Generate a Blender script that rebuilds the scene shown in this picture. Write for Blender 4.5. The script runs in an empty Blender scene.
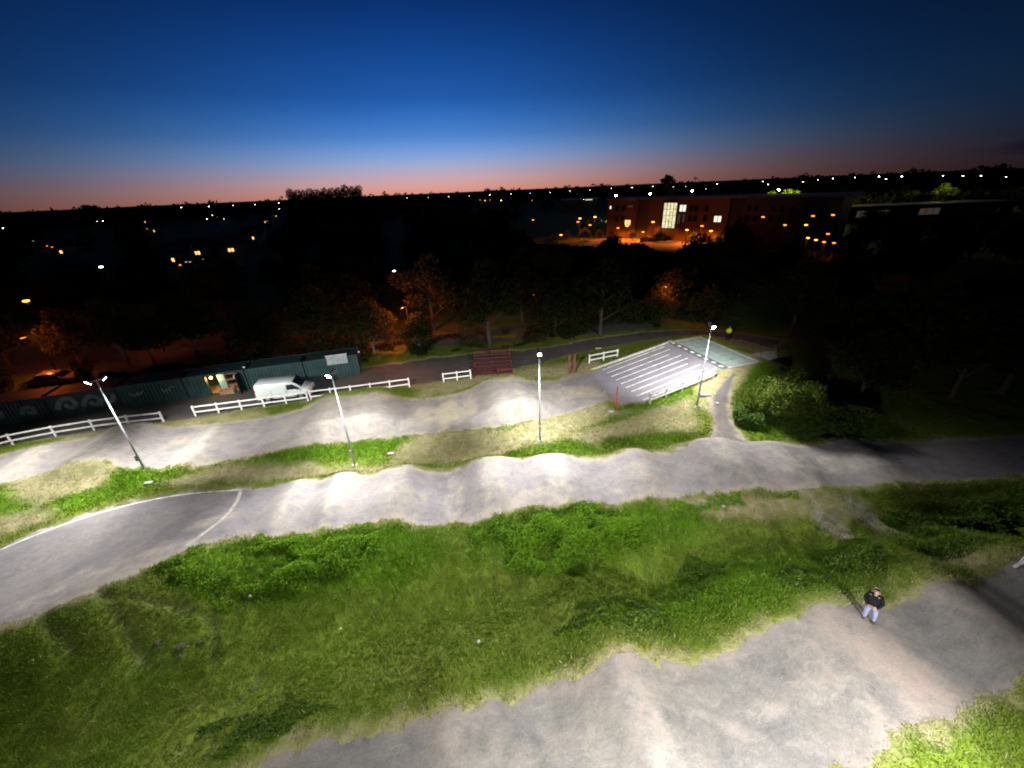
import bpy, math, random
import numpy as np
from mathutils import Matrix, Vector
random.seed(7); RNG = np.random.RandomState(7)
sc = bpy.context.scene
COL = sc.collection
rad = math.radians

# ------------------------------------------------------------------ camera
F_PX, PITCH, ROLL, CAM_Z = 400.0, rad(26), rad(2.5), 17.0
cam_d = bpy.data.cameras.new('camera'); cam = bpy.data.objects.new('camera', cam_d); COL.objects.link(cam)
cam_d.sensor_width = 36; cam_d.lens = F_PX*36/1024; cam_d.clip_start = .1; cam_d.clip_end = 9000
cam.matrix_world = Matrix.Translation((0, 0, CAM_Z)) @ Matrix.Rotation(rad(90)-PITCH, 4, 'X') @ Matrix.Rotation(-ROLL, 4, 'Z')
sc.camera = cam

def ray(px, py):
    x, y = px-512, 384-py
    c, s = math.cos(ROLL), math.sin(ROLL)
    a, b = c*x+s*y, -s*x+c*y
    return Vector((a, F_PX*math.cos(PITCH)+b*math.sin(PITCH), -F_PX*math.sin(PITCH)+b*math.cos(PITCH)))
def at(px, py, z=0.0):
    """the point at height z that the survey photograph shows at this pixel"""
    d = ray(px, py); return d*((z-CAM_Z)/d.z)+Vector((0, 0, CAM_Z))
def at_far(px, py, dist):
    d = ray(px, py); return d*(dist/math.hypot(d.x, d.y))+Vector((0, 0, CAM_Z))
def proj(x, y, z):
    z = z-CAM_Z
    f = y*math.cos(PITCH)-z*math.sin(PITCH); u = y*math.sin(PITCH)+z*math.cos(PITCH)
    a, b = F_PX*x/f, F_PX*u/f
    c, s = math.cos(ROLL), math.sin(ROLL)
    return 512+c*a-s*b, 384-(s*a+c*b)

# ------------------------------------------------------------------ numpy noise
TAB = RNG.rand(8, 256, 256)
def vnoise(x, y, k=0):
    t = TAB[k % 8]; xi = np.floor(x).astype(int); yi = np.floor(y).astype(int)
    fx = x-xi; fy = y-yi; fx = fx*fx*(3-2*fx); fy = fy*fy*(3-2*fy)
    a = t[xi & 255, yi & 255]; b = t[(xi+1) & 255, yi & 255]; c = t[xi & 255, (yi+1) & 255]; d = t[(xi+1) & 255, (yi+1) & 255]
    return (a*(1-fx)+b*fx)*(1-fy)+(c*(1-fx)+d*fx)*fy
def fbm(x, y, k=0, o=4):
    s = 0; a = .5; n = 0
    for i in range(o):
        s = s+a*vnoise(x*2**i+17.3*i, y*2**i+5.1*i, k+i); n += a; a *= .5
    return s/n
def sstep(a, b, x):
    t = np.clip((x-a)/(b-a), 0, 1); return t*t*(3-2*t)
def chaikin(p, n=2):
    p = [np.array(q, float) for q in p]
    for _ in range(n):
        q = [p[0]]
        for a, b in zip(p[:-1], p[1:]): q += [a*.75+b*.25, a*.25+b*.75]
        q.append(p[-1]); p = q
    return np.array(p)
def resample(p, n):
    d = np.r_[0, np.cumsum(np.hypot(*np.diff(p[:, :2], axis=0).T))]
    t = np.linspace(0, d[-1], n)
    return np.stack([np.interp(t, d, p[:, i]) for i in range(p.shape[1])], 1), d[-1]
def seg_dist(pl, x, y):
    best = np.full(x.shape, 1e9)
    for a, b in zip(pl[:-1], pl[1:]):
        ab = b-a; L = (ab**2).sum()+1e-9
        t = np.clip(((x-a[0])*ab[0]+(y-a[1])*ab[1])/L, 0, 1)
        best = np.minimum(best, (x-a[0]-t*ab[0])**2+(y-a[1]-t*ab[1])**2)
    return np.sqrt(best)
def inside(poly, x, y):
    r = np.zeros(x.shape, bool); q = np.roll(poly, -1, 0)
    for (ax, ay), (bx, by) in zip(poly, q):
        if ay == by: continue
        c = ((ay > y) != (by > y)) & (x < (bx-ax)*(y-ay)/(by-ay)+ax); r ^= c
    return r
def sdf(poly, x, y):
    d = seg_dist(np.vstack([poly, poly[:1]]), x, y)
    return np.where(inside(poly, x, y), -d, d)

# ------------------------------------------------------------------ object helpers
def tag(o, label=None, cat=None, group=None, kind=None):
    if label: o['label'] = label
    if cat: o['category'] = cat
    if group: o['group'] = group
    if kind: o['kind'] = kind
    return o
def thing(name, label, cat, loc=(0, 0, 0), rz=0, group=None):
    o = bpy.data.objects.new(name, None); COL.objects.link(o)
    o.location = loc; o.rotation_euler = (0, 0, rz); o.empty_display_size = .2
    return tag(o, label, cat, group)
def copy_tree(o, parent=None):
    c = o.copy(); COL.objects.link(c); c.parent = parent
    for ch in o.children: copy_tree(ch, c)
    return c
def link_mesh(name, me, m, parent=None, smooth=False):
    if m: me.materials.append(m)
    if smooth: me.polygons.foreach_set('use_smooth', [True]*len(me.polygons))
    o = bpy.data.objects.new(name, me); COL.objects.link(o); o.parent = parent
    return o
def np_mesh(name, v, f, attrs=None):
    """v (n,3), f (m,k) index array with k=3 or 4; attrs name -> (n,4)"""
    me = bpy.data.meshes.new(name); v = np.ascontiguousarray(v, np.float32); f = np.ascontiguousarray(f, np.int32)
    me.vertices.add(len(v)); me.vertices.foreach_set('co', v.ravel())
    me.loops.add(f.size); me.loops.foreach_set('vertex_index', f.ravel())
    me.polygons.add(len(f)); k = f.shape[1]
    me.polygons.foreach_set('loop_start', np.arange(0, f.size, k, dtype=np.int32))
    me.polygons.foreach_set('loop_total', np.full(len(f), k, np.int32))
    for n, a in (attrs or {}).items():
        at_ = me.attributes.new(n, 'FLOAT_COLOR', 'POINT'); at_.data.foreach_set('color', np.ascontiguousarray(a, np.float32).ravel())
    me.update(calc_edges=True); me.validate()
    return me
class MB:
    def __init__(s): s.v = []; s.f = []
    def add(s, v, f):
        n = len(s.v); s.v += [tuple(p) for p in v]; s.f += [tuple(i+n for i in q) for q in f]; return s
    def box(s, c, d, rz=0, M=None, bev=0):
        x, y, z = d[0]/2, d[1]/2, d[2]/2
        if bev <= 0:
            v = [Vector((i*x, j*y, k*z)) for k in (-1, 1) for j in (-1, 1) for i in (-1, 1)]
            f = [(0, 2, 3, 1), (4, 5, 7, 6), (0, 1, 5, 4), (2, 6, 7, 3), (0, 4, 6, 2), (1, 3, 7, 5)]
        else:   # chamfered vertical edges and top
            b = min(bev, x*.9, y*.9, z*.9)
            def ring(xx, yy, zz, c_): return [Vector(p) for p in ((xx-c_, -yy, zz), (xx, -yy+c_, zz), (xx, yy-c_, zz), (xx-c_, yy, zz), (-xx+c_, yy, zz), (-xx, yy-c_, zz), (-xx, -yy+c_, zz), (-xx+c_, -yy, zz))]
            rs = [ring(x-b, y-b, -z, b*.5), ring(x, y, -z+b, b), ring(x, y, z-b, b), ring(x-b, y-b, z, b*.5)]
            v = [p for r in rs for p in r]
            f = [tuple(range(7, -1, -1)), tuple(range(24, 32))]
            for k in range(3):
                for i in range(8): f.append((k*8+i, k*8+(i+1) % 8, k*8+8+(i+1) % 8, k*8+8+i))
        R = M if M is not None else Matrix.Rotation(rz, 3, 'Z')
        return s.add([R @ p+Vector(c) for p in v], f)
    def tube(s, pts, r, n=8, cap=True):
        pts = [Vector(p) for p in pts]; rs = r if hasattr(r, '__len__') else [r]*len(pts)
        v = []; f = []; ref = None
        for i, p in enumerate(pts):
            d = (pts[min(i+1, len(pts)-1)]-pts[max(i-1, 0)]).normalized()
            if ref is None: ref = Vector((1, 0, 0)) if abs(d.x) < .9 else Vector((0, 1, 0))
            a = (ref-d*ref.dot(d)).normalized(); b = d.cross(a); ref = a
            v += [p+(a*math.cos(2*math.pi*k/n)+b*math.sin(2*math.pi*k/n))*rs[i] for k in range(n)]
        for i in range(len(pts)-1):
            for k in range(n): f.append((i*n+k, i*n+(k+1) % n, (i+1)*n+(k+1) % n, (i+1)*n+k))
        if cap: f += [tuple(range(n-1, -1, -1)), tuple(range((len(pts)-1)*n, len(pts)*n))]
        return s.add(v, f)
    def build(s, name, m, parent=None, smooth=False):
        me = bpy.data.meshes.new(name); me.from_pydata(s.v, [], s.f); me.update()
        return link_mesh(name, me, m, parent, smooth)

# ------------------------------------------------------------------ material helpers
def new_mat(name):
    m = bpy.data.materials.new(name); m.use_nodes = True; nt = m.node_tree
    return m, nt, nt.nodes['Principled BSDF']
def N(nt, t, **kw):
    n = nt.nodes.new(t)
    for k, v in kw.items():
        if k in n.inputs.keys() if isinstance(k, str) else False: n.inputs[k].default_value = v
        else: setattr(n, k, v)
    return n
def noise_fac(nt, vec, scale, detail=4, lo=.35, hi=.65, rough=.6):
    n = nt.nodes.new('ShaderNodeTexNoise'); n.inputs['Scale'].default_value = scale; n.inputs['Detail'].default_value = detail; n.inputs['Roughness'].default_value = rough
    if vec is not None: nt.links.new(vec, n.inputs['Vector'])
    r = nt.nodes.new('ShaderNodeMapRange'); r.inputs['From Min'].default_value = lo; r.inputs['From Max'].default_value = hi
    nt.links.new(n.outputs['Fac'], r.inputs['Value']); return r.outputs['Result']
def mixc(nt, fac, a, b, mode='MIX'):
    n = nt.nodes.new('ShaderNodeMix'); n.data_type = 'RGBA'; n.blend_type = mode
    for s, v in ((n.inputs['Factor'], fac), (n.inputs['A'], a), (n.inputs['B'], b)):
        if hasattr(v, 'is_linked') or hasattr(v, 'links'): nt.links.new(v, s)
        elif isinstance(v, (int, float)): s.default_value = v
        else: s.default_value = (*v, 1)
    return n.outputs['Result']
def math_(nt, op, a, b=0.0, clamp=False):
    n = nt.nodes.new('ShaderNodeMath'); n.operation = op; n.use_clamp = clamp
    for s, v in ((n.inputs[0], a), (n.inputs[1], b)):
        if hasattr(v, 'links'): nt.links.new(v, s)
        else: s.default_value = v
    return n.outputs[0]
def obj_vec(nt): return nt.nodes.new('ShaderNodeTexCoord').outputs['Object']
def pos_vec(nt): return nt.nodes.new('ShaderNodeNewGeometry').outputs['Position']
def bump(nt, b, h, strength=.3, dist=.02):
    n = nt.nodes.new('ShaderNodeBump'); n.inputs['Strength'].default_value = strength; n.inputs['Distance'].default_value = dist
    nt.links.new(h, n.inputs['Height']); nt.links.new(n.outputs['Normal'], b.inputs['Normal'])
def simple(name, col, rough=.6, metal=0, var=.25, scale=3., spec=.5):
    m, nt, b = new_mat(name)
    f = noise_fac(nt, obj_vec(nt), scale, 5)
    c = mixc(nt, f, tuple(x*(1-var) for x in col), tuple(min(1, x*(1+var)) for x in col))
    nt.links.new(c, b.inputs['Base Color']); b.inputs['Roughness'].default_value = rough; b.inputs['Metallic'].default_value = metal
    b.inputs['Specular IOR Level'].default_value = spec
    return m
def emit(name, col, strength):
    m, nt, b = new_mat(name)
    b.inputs['Base Color'].default_value = (.02, .02, .02, 1); b.inputs['Emission Color'].default_value = (*col, 1); b.inputs['Emission Strength'].default_value = strength
    m.cycles.emission_sampling = 'NONE'
    return m

def attr(nt, name):
    n = nt.nodes.new('ShaderNodeAttribute'); n.attribute_name = name
    s = nt.nodes.new('ShaderNodeSeparateColor'); nt.links.new(n.outputs['Color'], s.inputs['Color']); return s.outputs

def mat_ground():
    m, nt, b = new_mat('grassland'); p = pos_vec(nt); a = attr(nt, 'cover')   # R dry, G soil, B lush
    n1 = noise_fac(nt, p, .35, 5); n2 = noise_fac(nt, p, 2.2, 6, .3, .7); n3 = noise_fac(nt, p, 9, 4, .3, .7)
    g = mixc(nt, n1, (.085, .135, .011), (.125, .165, .018))
    g = mixc(nt, n2, g, mixc(nt, n3, (.078, .13, .011), (.14, .175, .025)))
    n0 = noise_fac(nt, p, .13, 4, .38, .62); g = mixc(nt, math_(nt, 'MULTIPLY', n0, .55), g, mixc(nt, n1, (.055, .105, .007), (.155, .17, .034)))
    lush = mixc(nt, n3, (.075, .15, .007), (.11, .205, .011)); g = mixc(nt, a[2], g, lush)
    d = mixc(nt, n2, (.19, .165, .085), (.31, .28, .18)); d = mixc(nt, n3, d, (.24, .20, .12))
    df = math_(nt, 'MULTIPLY', a[0], math_(nt, 'ADD', math_(nt, 'MULTIPLY', n2, .7), .5), True)
    c = mixc(nt, df, g, d)
    s = mixc(nt, n3, (.13, .115, .085), (.24, .22, .175)); c = mixc(nt, math_(nt, 'MULTIPLY', a[1], math_(nt, 'ADD', n2, .4), True), c, s)
    nt.links.new(c, b.inputs['Base Color']); b.inputs['Roughness'].default_value = .95; b.inputs['Specular IOR Level'].default_value = .1
    bump(nt, b, math_(nt, 'ADD', n3, n2), .5, .05)
    return m
def mat_track(name, base, dust, streak=1.0, warm=(.40, .35, .25), spec=.25):
    """tarmac worn and dusty: streaks run with the riding line (attribute along: x = metres along, y = across, z = dust)"""
    m, nt, b = new_mat(name); p = pos_vec(nt)
    an = nt.nodes.new('ShaderNodeAttribute'); an.attribute_name = 'along'
    w = attr(nt, 'wear_light')
    dn = nt.nodes.new('ShaderNodeTexNoise'); dn.inputs['Scale'].default_value = .5; dn.inputs['Detail'].default_value = 3; nt.links.new(p, dn.inputs['Vector'])
    vm = nt.nodes.new('ShaderNodeVectorMath'); vm.operation = 'MULTIPLY_ADD'; nt.links.new(dn.outputs['Color'], vm.inputs[0]); vm.inputs[1].default_value = (2.4, 2.4, 0); nt.links.new(an.outputs['Vector'], vm.inputs[2])
    mp = nt.nodes.new('ShaderNodeMapping'); mp.inputs['Scale'].default_value = (.45, 1.5, 0); nt.links.new(vm.outputs[0], mp.inputs['Vector'])
    n0 = noise_fac(nt, p, .11, 4, .4, .6, .6); n1 = noise_fac(nt, p, .34, 6, .36, .64, .65); n2 = noise_fac(nt, p, 1.3, 8, .32, .68, .72); n3 = noise_fac(nt, p, 14, 4, .25, .75)
    st = noise_fac(nt, mp.outputs['Vector'], 1.7, 8, .46, .72, .72); st2 = noise_fac(nt, mp.outputs['Vector'], 4.5, 7, .52, .74, .75)
    dk = tuple(x*.60 for x in base); beige = (base[0]*1.12, base[1]*1.08, base[2]*.86)
    c = mixc(nt, n1, dk, mixc(nt, n0, base, beige)); c = mixc(nt, math_(nt, 'MULTIPLY', st, .38*streak), c, tuple(min(1, x*1.5) for x in base))
    c = mixc(nt, math_(nt, 'MULTIPLY', n2, .35), c, dust)
    c = mixc(nt, math_(nt, 'MULTIPLY', math_(nt, 'MULTIPLY', n1, st2), .9), c, tuple(min(1, x*1.25) for x in dust))
    sw = nt.nodes.new('ShaderNodeTexNoise'); sw.inputs['Scale'].default_value = 1.5; sw.inputs['Detail'].default_value = 9; sw.inputs['Roughness'].default_value = .72; sw.inputs['Distortion'].default_value = .25; nt.links.new(mp.outputs['Vector'], sw.inputs['Vector'])
    sr = nt.nodes.new('ShaderNodeMapRange'); sr.inputs['From Min'].default_value = .53; sr.inputs['From Max'].default_value = .66; nt.links.new(sw.outputs['Fac'], sr.inputs['Value'])
    c = mixc(nt, math_(nt, 'MULTIPLY', sr.outputs['Result'], math_(nt, 'ADD', math_(nt, 'MULTIPLY', w[0], .45), .14), True), c, tuple(min(1, x*1.35) for x in dust))
    dw = math_(nt, 'MULTIPLY', w[0], math_(nt, 'ADD', math_(nt, 'MULTIPLY', n2, 1.0), .15), True)
    c = mixc(nt, dw, c, mixc(nt, n2, dust, warm))
    c = mixc(nt, math_(nt, 'MULTIPLY', w[1], math_(nt, 'ADD', n2, .3), True), c, warm)
    c = mixc(nt, math_(nt, 'MULTIPLY', n3, .38), c, dk); n4 = noise_fac(nt, p, 32, 3, .5, .8); c = mixc(nt, math_(nt, 'MULTIPLY', n4, .5), c, dust)
    nt.links.new(c, b.inputs['Base Color']); b.inputs['Roughness'].default_value = .85; b.inputs['Specular IOR Level'].default_value = spec
    bump(nt, b, math_(nt, 'ADD', n3, math_(nt, 'MULTIPLY', n2, 2)), .5, .015)
    return m
def leafy(nt, b, c, f):
    nt.links.new(c, b.inputs['Base Color']); t = nt.nodes.new('ShaderNodeBsdfTranslucent'); nt.links.new(c, t.inputs['Color'])
    m = nt.nodes.new('ShaderNodeMixShader'); m.inputs[0].default_value = f; nt.links.new(b.outputs[0], m.inputs[1]); nt.links.new(t.outputs[0], m.inputs[2])
    nt.links.new(m.outputs[0], nt.nodes['Material Output'].inputs['Surface'])
def mat_leaf(name, dark, light, scale=1.2, trans=.0):
    m, nt, b = new_mat(name); p = pos_vec(nt)
    n1 = noise_fac(nt, p, scale, 3, .3, .7); n2 = noise_fac(nt, p, scale*9, 2, .3, .7)
    c = mixc(nt, n1, dark, light); c = mixc(nt, math_(nt, 'MULTIPLY', n2, .5), c, tuple(x*1.35 for x in light))
    leafy(nt, b, c, .35); b.inputs['Roughness'].default_value = .75; b.inputs['Specular IOR Level'].default_value = .15
    return m
def mat_blade():
    m, nt, b = new_mat('grass_blades'); p = pos_vec(nt); a = attr(nt, 'cover')
    n0 = noise_fac(nt, p, .13, 4, .38, .62); n1 = noise_fac(nt, p, .5, 4); n2 = noise_fac(nt, p, 5, 3, .3, .7)
    c = mixc(nt, n1, (.098, .16, .011), (.14, .19, .019)); c = mixc(nt, n2, c, (.108, .195, .012))
    c = mixc(nt, math_(nt, 'MULTIPLY', n0, .55), c, mixc(nt, n1, (.055, .105, .007), (.155, .17, .034)))
    c = mixc(nt, a[2], c, (.10, .205, .009)); c = mixc(nt, a[0], c, (.36, .33, .17))
    leafy(nt, b, c, .4); b.inputs['Roughness'].default_value = .8; b.inputs['Specular IOR Level'].default_value = .15
    return m

M_GROUND = mat_ground(); M_BLADE = mat_blade()
M_TRACK = mat_track('worn_tarmac', (.150, .139, .157), (.30, .285, .265))
M_NEAR = mat_track('dusty_tarmac', (.098, .095, .097), (.24, .23, .20), 1.4, (.265, .215, .18))
M_FARTRACK = mat_track('pale_dusty_tarmac', (.15, .138, .150), (.32, .30, .25), .9, (.36, .32, .21))
M_YARD = mat_track('service_yard_tarmac', (.075, .07, .066), (.15, .14, .12), .4, (.16, .14, .1))
M_PATH = mat_track('path_tarmac', (.09, .081, .085), (.17, .155, .13), .6)
M_RAMP = mat_track('ramp_concrete', (.185, .178, .208), (.27, .255, .28), .8, (.26, .24, .22))
M_WHITE = simple('white_paint', (.60, .60, .57), .45, 0, .12, 4)
M_LINE = simple('worn_white_line', (.58, .58, .58), .7, 0, .35, 2.2)
M_GALV = simple('galvanised_steel', (.32, .33, .35), .5, .2, .15, 6)
M_DARK = simple('black_plastic', (.02, .02, .022), .5, 0, .2, 8)
M_POLE = simple('black_lamp_post', (.006, .006, .006), .8, 0, .2, 5, .1)
M_CONC = simple('pale_concrete', (.33, .31, .28), .85, 0, .25, 3)
M_REDPAINT = simple('red_paint', (.36, .035, .025), .5, 0, .25, 4)
M_MAROON = simple('dull_maroon_paint', (.10, .014, .014), .65, 0, .3, 2)
M_RUST = simple('rusty_brown', (.11, .035, .022), .8, 0, .35, 5)
M_BARK = simple('bark', (.045, .036, .027), .9, 0, .35, 6)
M_BARKP = simple('pale_bark', (.13, .115, .095), .9, 0, .35, 6)

# ------------------------------------------------------------------ layout of tracks (edges surveyed from the photograph)
def edge(pts): return chaikin([tuple(at(p[0], p[1], p[2] if len(p) > 2 else 0.2).to_2d()) for p in pts], 2)
FAR_T = edge([(-170, 512), (-60, 474), (0, 455), (60, 441), (120, 433), (165, 429), (200, 424), (245, 420), (285, 408, .8), (310, 404, 1), (350, 398, 1.1), (395, 394, 1), (440, 394, .5), (480, 384, .9), (540, 378, .9), (590, 369, .3)])
FAR_B = edge([(-170, 560), (-60, 522), (0, 497), (40, 481), (90, 472), (150, 470), (200, 468), (240, 461), (290, 444, .5), (330, 438, .8), (390, 433, .8), (440, 432, .3), (500, 424, .6), (560, 413, .6), (613, 401, .2)])
MID_T = edge([(1120, 432), (1000, 437), (900, 441), (800, 447), (750, 441), (715, 440, .5), (690, 446, .4), (640, 455, .3), (600, 461), (560, 456, .5), (530, 457, .5), (480, 464, .5), (440, 473), (400, 474, .4), (360, 477), (320, 480, .4), (270, 486), (240, 488), (180, 491), (120, 503), (60, 522), (0, 545), (-60, 575), (-160, 625)])
MID_B = edge([(1120, 475), (1000, 481), (900, 486), (850, 489), (790, 493), (720, 496), (670, 501), (620, 505), (560, 507, .4), (520, 512), (480, 523), (450, 528), (430, 528), (400, 524, .4), (340, 531), (290, 539), (240, 543), (200, 553, .5), (150, 574, .9), (100, 592, 1.2), (50, 611, 1.3), (0, 630, 1.3), (-60, 655, 1.3), (-160, 705, 1.3)])
ZN = 1.2
NEAR_T = edge([(60, 860, ZN), (200, 795, ZN), (265, 765, ZN), (320, 740, ZN), (360, 729, ZN), (420, 722, ZN), (480, 706, ZN), (540, 690, ZN), (600, 672, ZN), (650, 668, ZN), (700, 661, ZN), (740, 648, ZN), (780, 625, ZN), (820, 611, ZN), (870, 605, ZN), (920, 594, ZN), (980, 581, ZN), (1024, 566, ZN), (1110, 545, ZN), (1250, 510, ZN)])
NEAR_B = edge([(200, 1000, ZN), (400, 930, ZN), (600, 880, ZN), (760, 815, ZN), (840, 785, ZN), (880, 766, ZN), (930, 737, ZN), (980, 712, ZN), (1024, 695, ZN), (1110, 665, ZN), (1250, 620, ZN)])
PATH_L = edge([(741, 372, 1.4), (722, 384, 1.0), (709, 397, .6), (711, 413, .3), (714, 428, .3), (706, 444, .4)])
PATH_R = edge([(757, 366, 1.4), (745, 374, 1.0), (733, 388, .6), (729, 402, .3), (733, 422, .3), (752, 443, .4)])
YARD_T = edge([(-220, 440, 0), (-40, 415, 0), (100, 396, 0), (200, 384, 0), (300, 374, 0), (360, 369, 0), (440, 356, 0), (540, 349, 0), (590, 339, 0), (640, 332, 0), (690, 329, 0), (740, 333, 0), (785, 340, 0)])
YARD_B = edge([(-220, 488, 0), (-40, 459, 0), (0, 448, 0), (165, 426, 0), (250, 412, 0), (310, 402, 0), (400, 389, 0), (440, 384, 0), (480, 376, 0), (540, 366, 0), (565, 358, 0), (600, 350, 0), (640, 342, 0), (690, 334, 0), (740, 340, 0), (775, 350, 0)])
P_FAR = np.vstack([FAR_T, FAR_B[::-1]]); P_MID = np.vstack([MID_T, MID_B[::-1]]); P_NEAR = np.vstack([NEAR_T, NEAR_B[::-1]])
P_PATH = np.vstack([PATH_L, PATH_R[::-1]]); P_YARD = np.vstack([YARD_T, YARD_B[::-1]])
# start hill
ZT = 1.8
RA, RB = at(605, 369, .15), at(637, 403, .15)          # foot of the lanes
RC, RD = at(672, 342, ZT), at(728, 369, ZT)            # gate line
r_foot = ((RA+RB)/2).to_2d(); r_gate = ((RC+RD)/2).to_2d()
r_dir = (r_gate-r_foot); r_len = r_dir.length; r_dir.normalize(); r_nrm = Vector((-r_dir.y, r_dir.x))
r_w = ((RA-RB).to_2d().length+(RC-RD).to_2d().length)/2
PLAT = 3.6
def rpt(u, v): p = r_foot+r_dir*u+r_nrm*v; return (p.x, p.y)
P_RAMP = np.array([rpt(-2.3, r_w/2), rpt(r_len+PLAT, r_w/2), rpt(r_len+PLAT, -r_w/2), rpt(-2.3, -r_w/2)])

# bumps: (px, py, half length along, half width across, height, plateau half length, angle of track, dust)
BUMPS = []
def add_bump(px, py, L, W, h, flat=0.0, ang=0.0, dust=.6, z=0.2):
    p = at(px, py, z); BUMPS.append((p.x, p.y, L, W, h, flat, ang, dust))
MA = math.atan2(*(np.array(at(700, 470).to_2d())-np.array(at(300, 508).to_2d()))[::-1])
FA = math.atan2(*(np.array(at(520, 398).to_2d())-np.array(at(200, 446).to_2d()))[::-1])
NA = math.atan2(*(np.array(at(880, 650, 1).to_2d())-np.array(at(420, 760, 1).to_2d()))[::-1])
for a in ((285, 512, 1.5, 3.2, .45, 0), (335, 506, 1.6, 3.2, .7, 0), (398, 499, 1.7, 3.2, .85, .3), (492, 490, 2.0, 3.2, .85, .3), (556, 483, 1.9, 3.0, .7, .3), (640, 478, 1.8, 3.0, .75, .2), (727, 468, 2.0, 3.2, .8, .5), (790, 470, 1.8, 3.2, .55, .2), (870, 466, 2.0, 3.2, .5, .2)):
    add_bump(*a, MA, .8)
for a in ((20, 476, 2.2, 3.8, .7, .3), (112, 452, 2.0, 3.6, .9, .6), (205, 445, 1.6, 3.2, .35, 0), (352, 415, 3.0, 3.4, 1.15, 1.8), (508, 399, 2.6, 3.4, 1.1, .9)):
    add_bump(*a, FA, .7)
for a in ((455, 760, 1.6, 5.4, .3, 0), (640, 722, 1.9, 5.4, .85, .1), (860, 690, 2.6, 5.4, .45, .8), (975, 628, 1.5, 5.4, .75, .1), (1080, 600, 1.8, 5.4, .6, .4)):
    add_bump(*a, NA, 1.0, ZN)
RUTS = [([(97, 594, 1.0), (112, 608, .6), (130, 632, .1), (146, 668, -.4)], .26), ([(46, 620, 1.0), (60, 640, .3), (86, 664, -.3)], .32), ([(205, 612, .1), (216, 632, -.2), (212, 662, -.5)], .2), ([(262, 682, -.6), (228, 728, -.4), (190, 768, .1)], .26), ([(110, 604, .6), (150, 606, .3), (190, 612, 0)], .22), ([(300, 690, -.5), (240, 745, 0), (215, 775, .3)], .2)]
RUTS = [(chaikin([tuple(at(*q).to_2d()) for q in a], 1), w) for a, w in RUTS]
def bump_uv(b, x, y):
    c, s = math.cos(b[6]), math.sin(b[6]); return (x-b[0])*c+(y-b[1])*s, -(x-b[0])*s+(y-b[1])*c
BERM_EDGE = MID_B
def height(x, y):
    sm, sn, sf = sdf(P_MID, x, y), sdf(P_NEAR, x, y), sdf(P_FAR, x, y)
    z = .2*sstep(9, 0, np.minimum(sm, sf))+np.zeros(x.shape)
    for b in BUMPS:
        u, v = bump_uv(b, x, y); q = np.maximum(np.abs(u)-b[5], 0)
        side = sstep(b[3]+.15, b[3]-1.0, np.abs(v))
        if b[6] == MA: side = side*(.25+.75*sstep(-2.6, -.2, v))*sstep(-3.4, -2.3, v)
        z = z+b[4]*np.exp(-(q/b[2])**2*1.6)*side
    z = z+(ZN+.2)*sstep(5.5, 0, sn)-.2*sstep(0, -.1, sn)*0
    south = sstep(21, 17, y-0.08*x)
    z = z-.6*sstep(.4, 6, sm)*sstep(.2, 4, sn)*south
    # berm: the outer (near) lip of the left hand bend stands up
    A = 1.15*sstep(-12.5, -20, x); d = seg_dist(BERM_EDGE, x, y)
    outside = (sm > 0) & (y < 19)
    prof = np.where(outside, sstep(6.5, 0, d), np.clip(1-d/5.2, 0, 1)**1.3)
    z = z+A*prof*((sm < .05) | outside)
    # start hill
    u = (x-r_foot.x)*r_dir.x+(y-r_foot.y)*r_dir.y; v = (x-r_foot.x)*r_nrm.x+(y-r_foot.y)*r_nrm.y
    top = .15+(ZT-.15)*np.clip(u/r_len, 0, 1)
    dist = np.hypot(np.maximum(np.abs(v)-r_w/2-.25, 0), np.maximum(u-r_len-PLAT-.8, 0)); dist = np.hypot(dist, np.maximum(-u-2.3, 0))
    hill = top-dist*.42
    z = np.where(hill > z, hill, z)
    # ground sunk at the right edge to bring it into shadow
    p = at(985, 525)
    z = z-1.3*np.exp(-(((x-p.x-1)/5.0)**2+((y-p.y)/2.2)**2))*(sm > .3)
    for a, w in RUTS:
        dd = seg_dist(a, x, y)*(.7+.6*vnoise(x*.9, y*.9, 4)); z = z-.11*np.exp(-(dd/w)**2)+.02*np.exp(-((dd-2*w)/w)**2)
    return z
HARD = (P_FAR, P_MID, P_NEAR, P_PATH, P_YARD, P_RAMP)

# ------------------------------------------------------------------ terrain sheet
def grow(a, b, step, lim, k=1.22):
    out = []; x = b; s = step
    while x < lim: s *= k; x += s; out.append(x)
    return out
GX = np.arange(-50, 44.01, .2); GY = np.arange(2, 56.01, .2)
gx = np.r_[[-q for q in grow(0, 50, .22, 6000)][::-1], GX, grow(0, 44, .22, 6000)]
gy = np.r_[[-q for q in grow(0, -2, .22, 900)][::-1], GY, grow(0, 56, .22, 7000)]
X, Y = np.meshgrid(gx, gy); sh = X.shape; xf, yf = X.ravel(), Y.ravel()
near_m = (np.abs(xf) < 60) & (yf > -8) & (yf < 75)
Zf = np.zeros(xf.size); Zf[near_m] = height(xf[near_m], yf[near_m])
SD = np.full(xf.size, 50.0)
for p in HARD: SD[near_m] = np.minimum(SD[near_m], sdf(p, xf[near_m], yf[near_m]))
jit = (fbm(xf*.9, yf*.9, 1, 4)-.5)*.8+(vnoise(xf*2.6, yf*2.6, 2)-.5)*.45
sdj = SD+jit
tuft = (fbm(xf*.45, yf*.45, 3, 5)-.5)*.34+(vnoise(xf*1.9, yf*1.9, 5)-.5)*.09
lift = np.where(near_m, .05+tuft*sstep(0, 2.2, sdj), 0)
ZG = Zf+np.maximum(lift, .045)*sstep(-.5, .1, sdj)-.16*sstep(-.25, -.55, np.maximum(sdj, SD))
ZGRID = ZG.reshape(sh)
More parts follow.
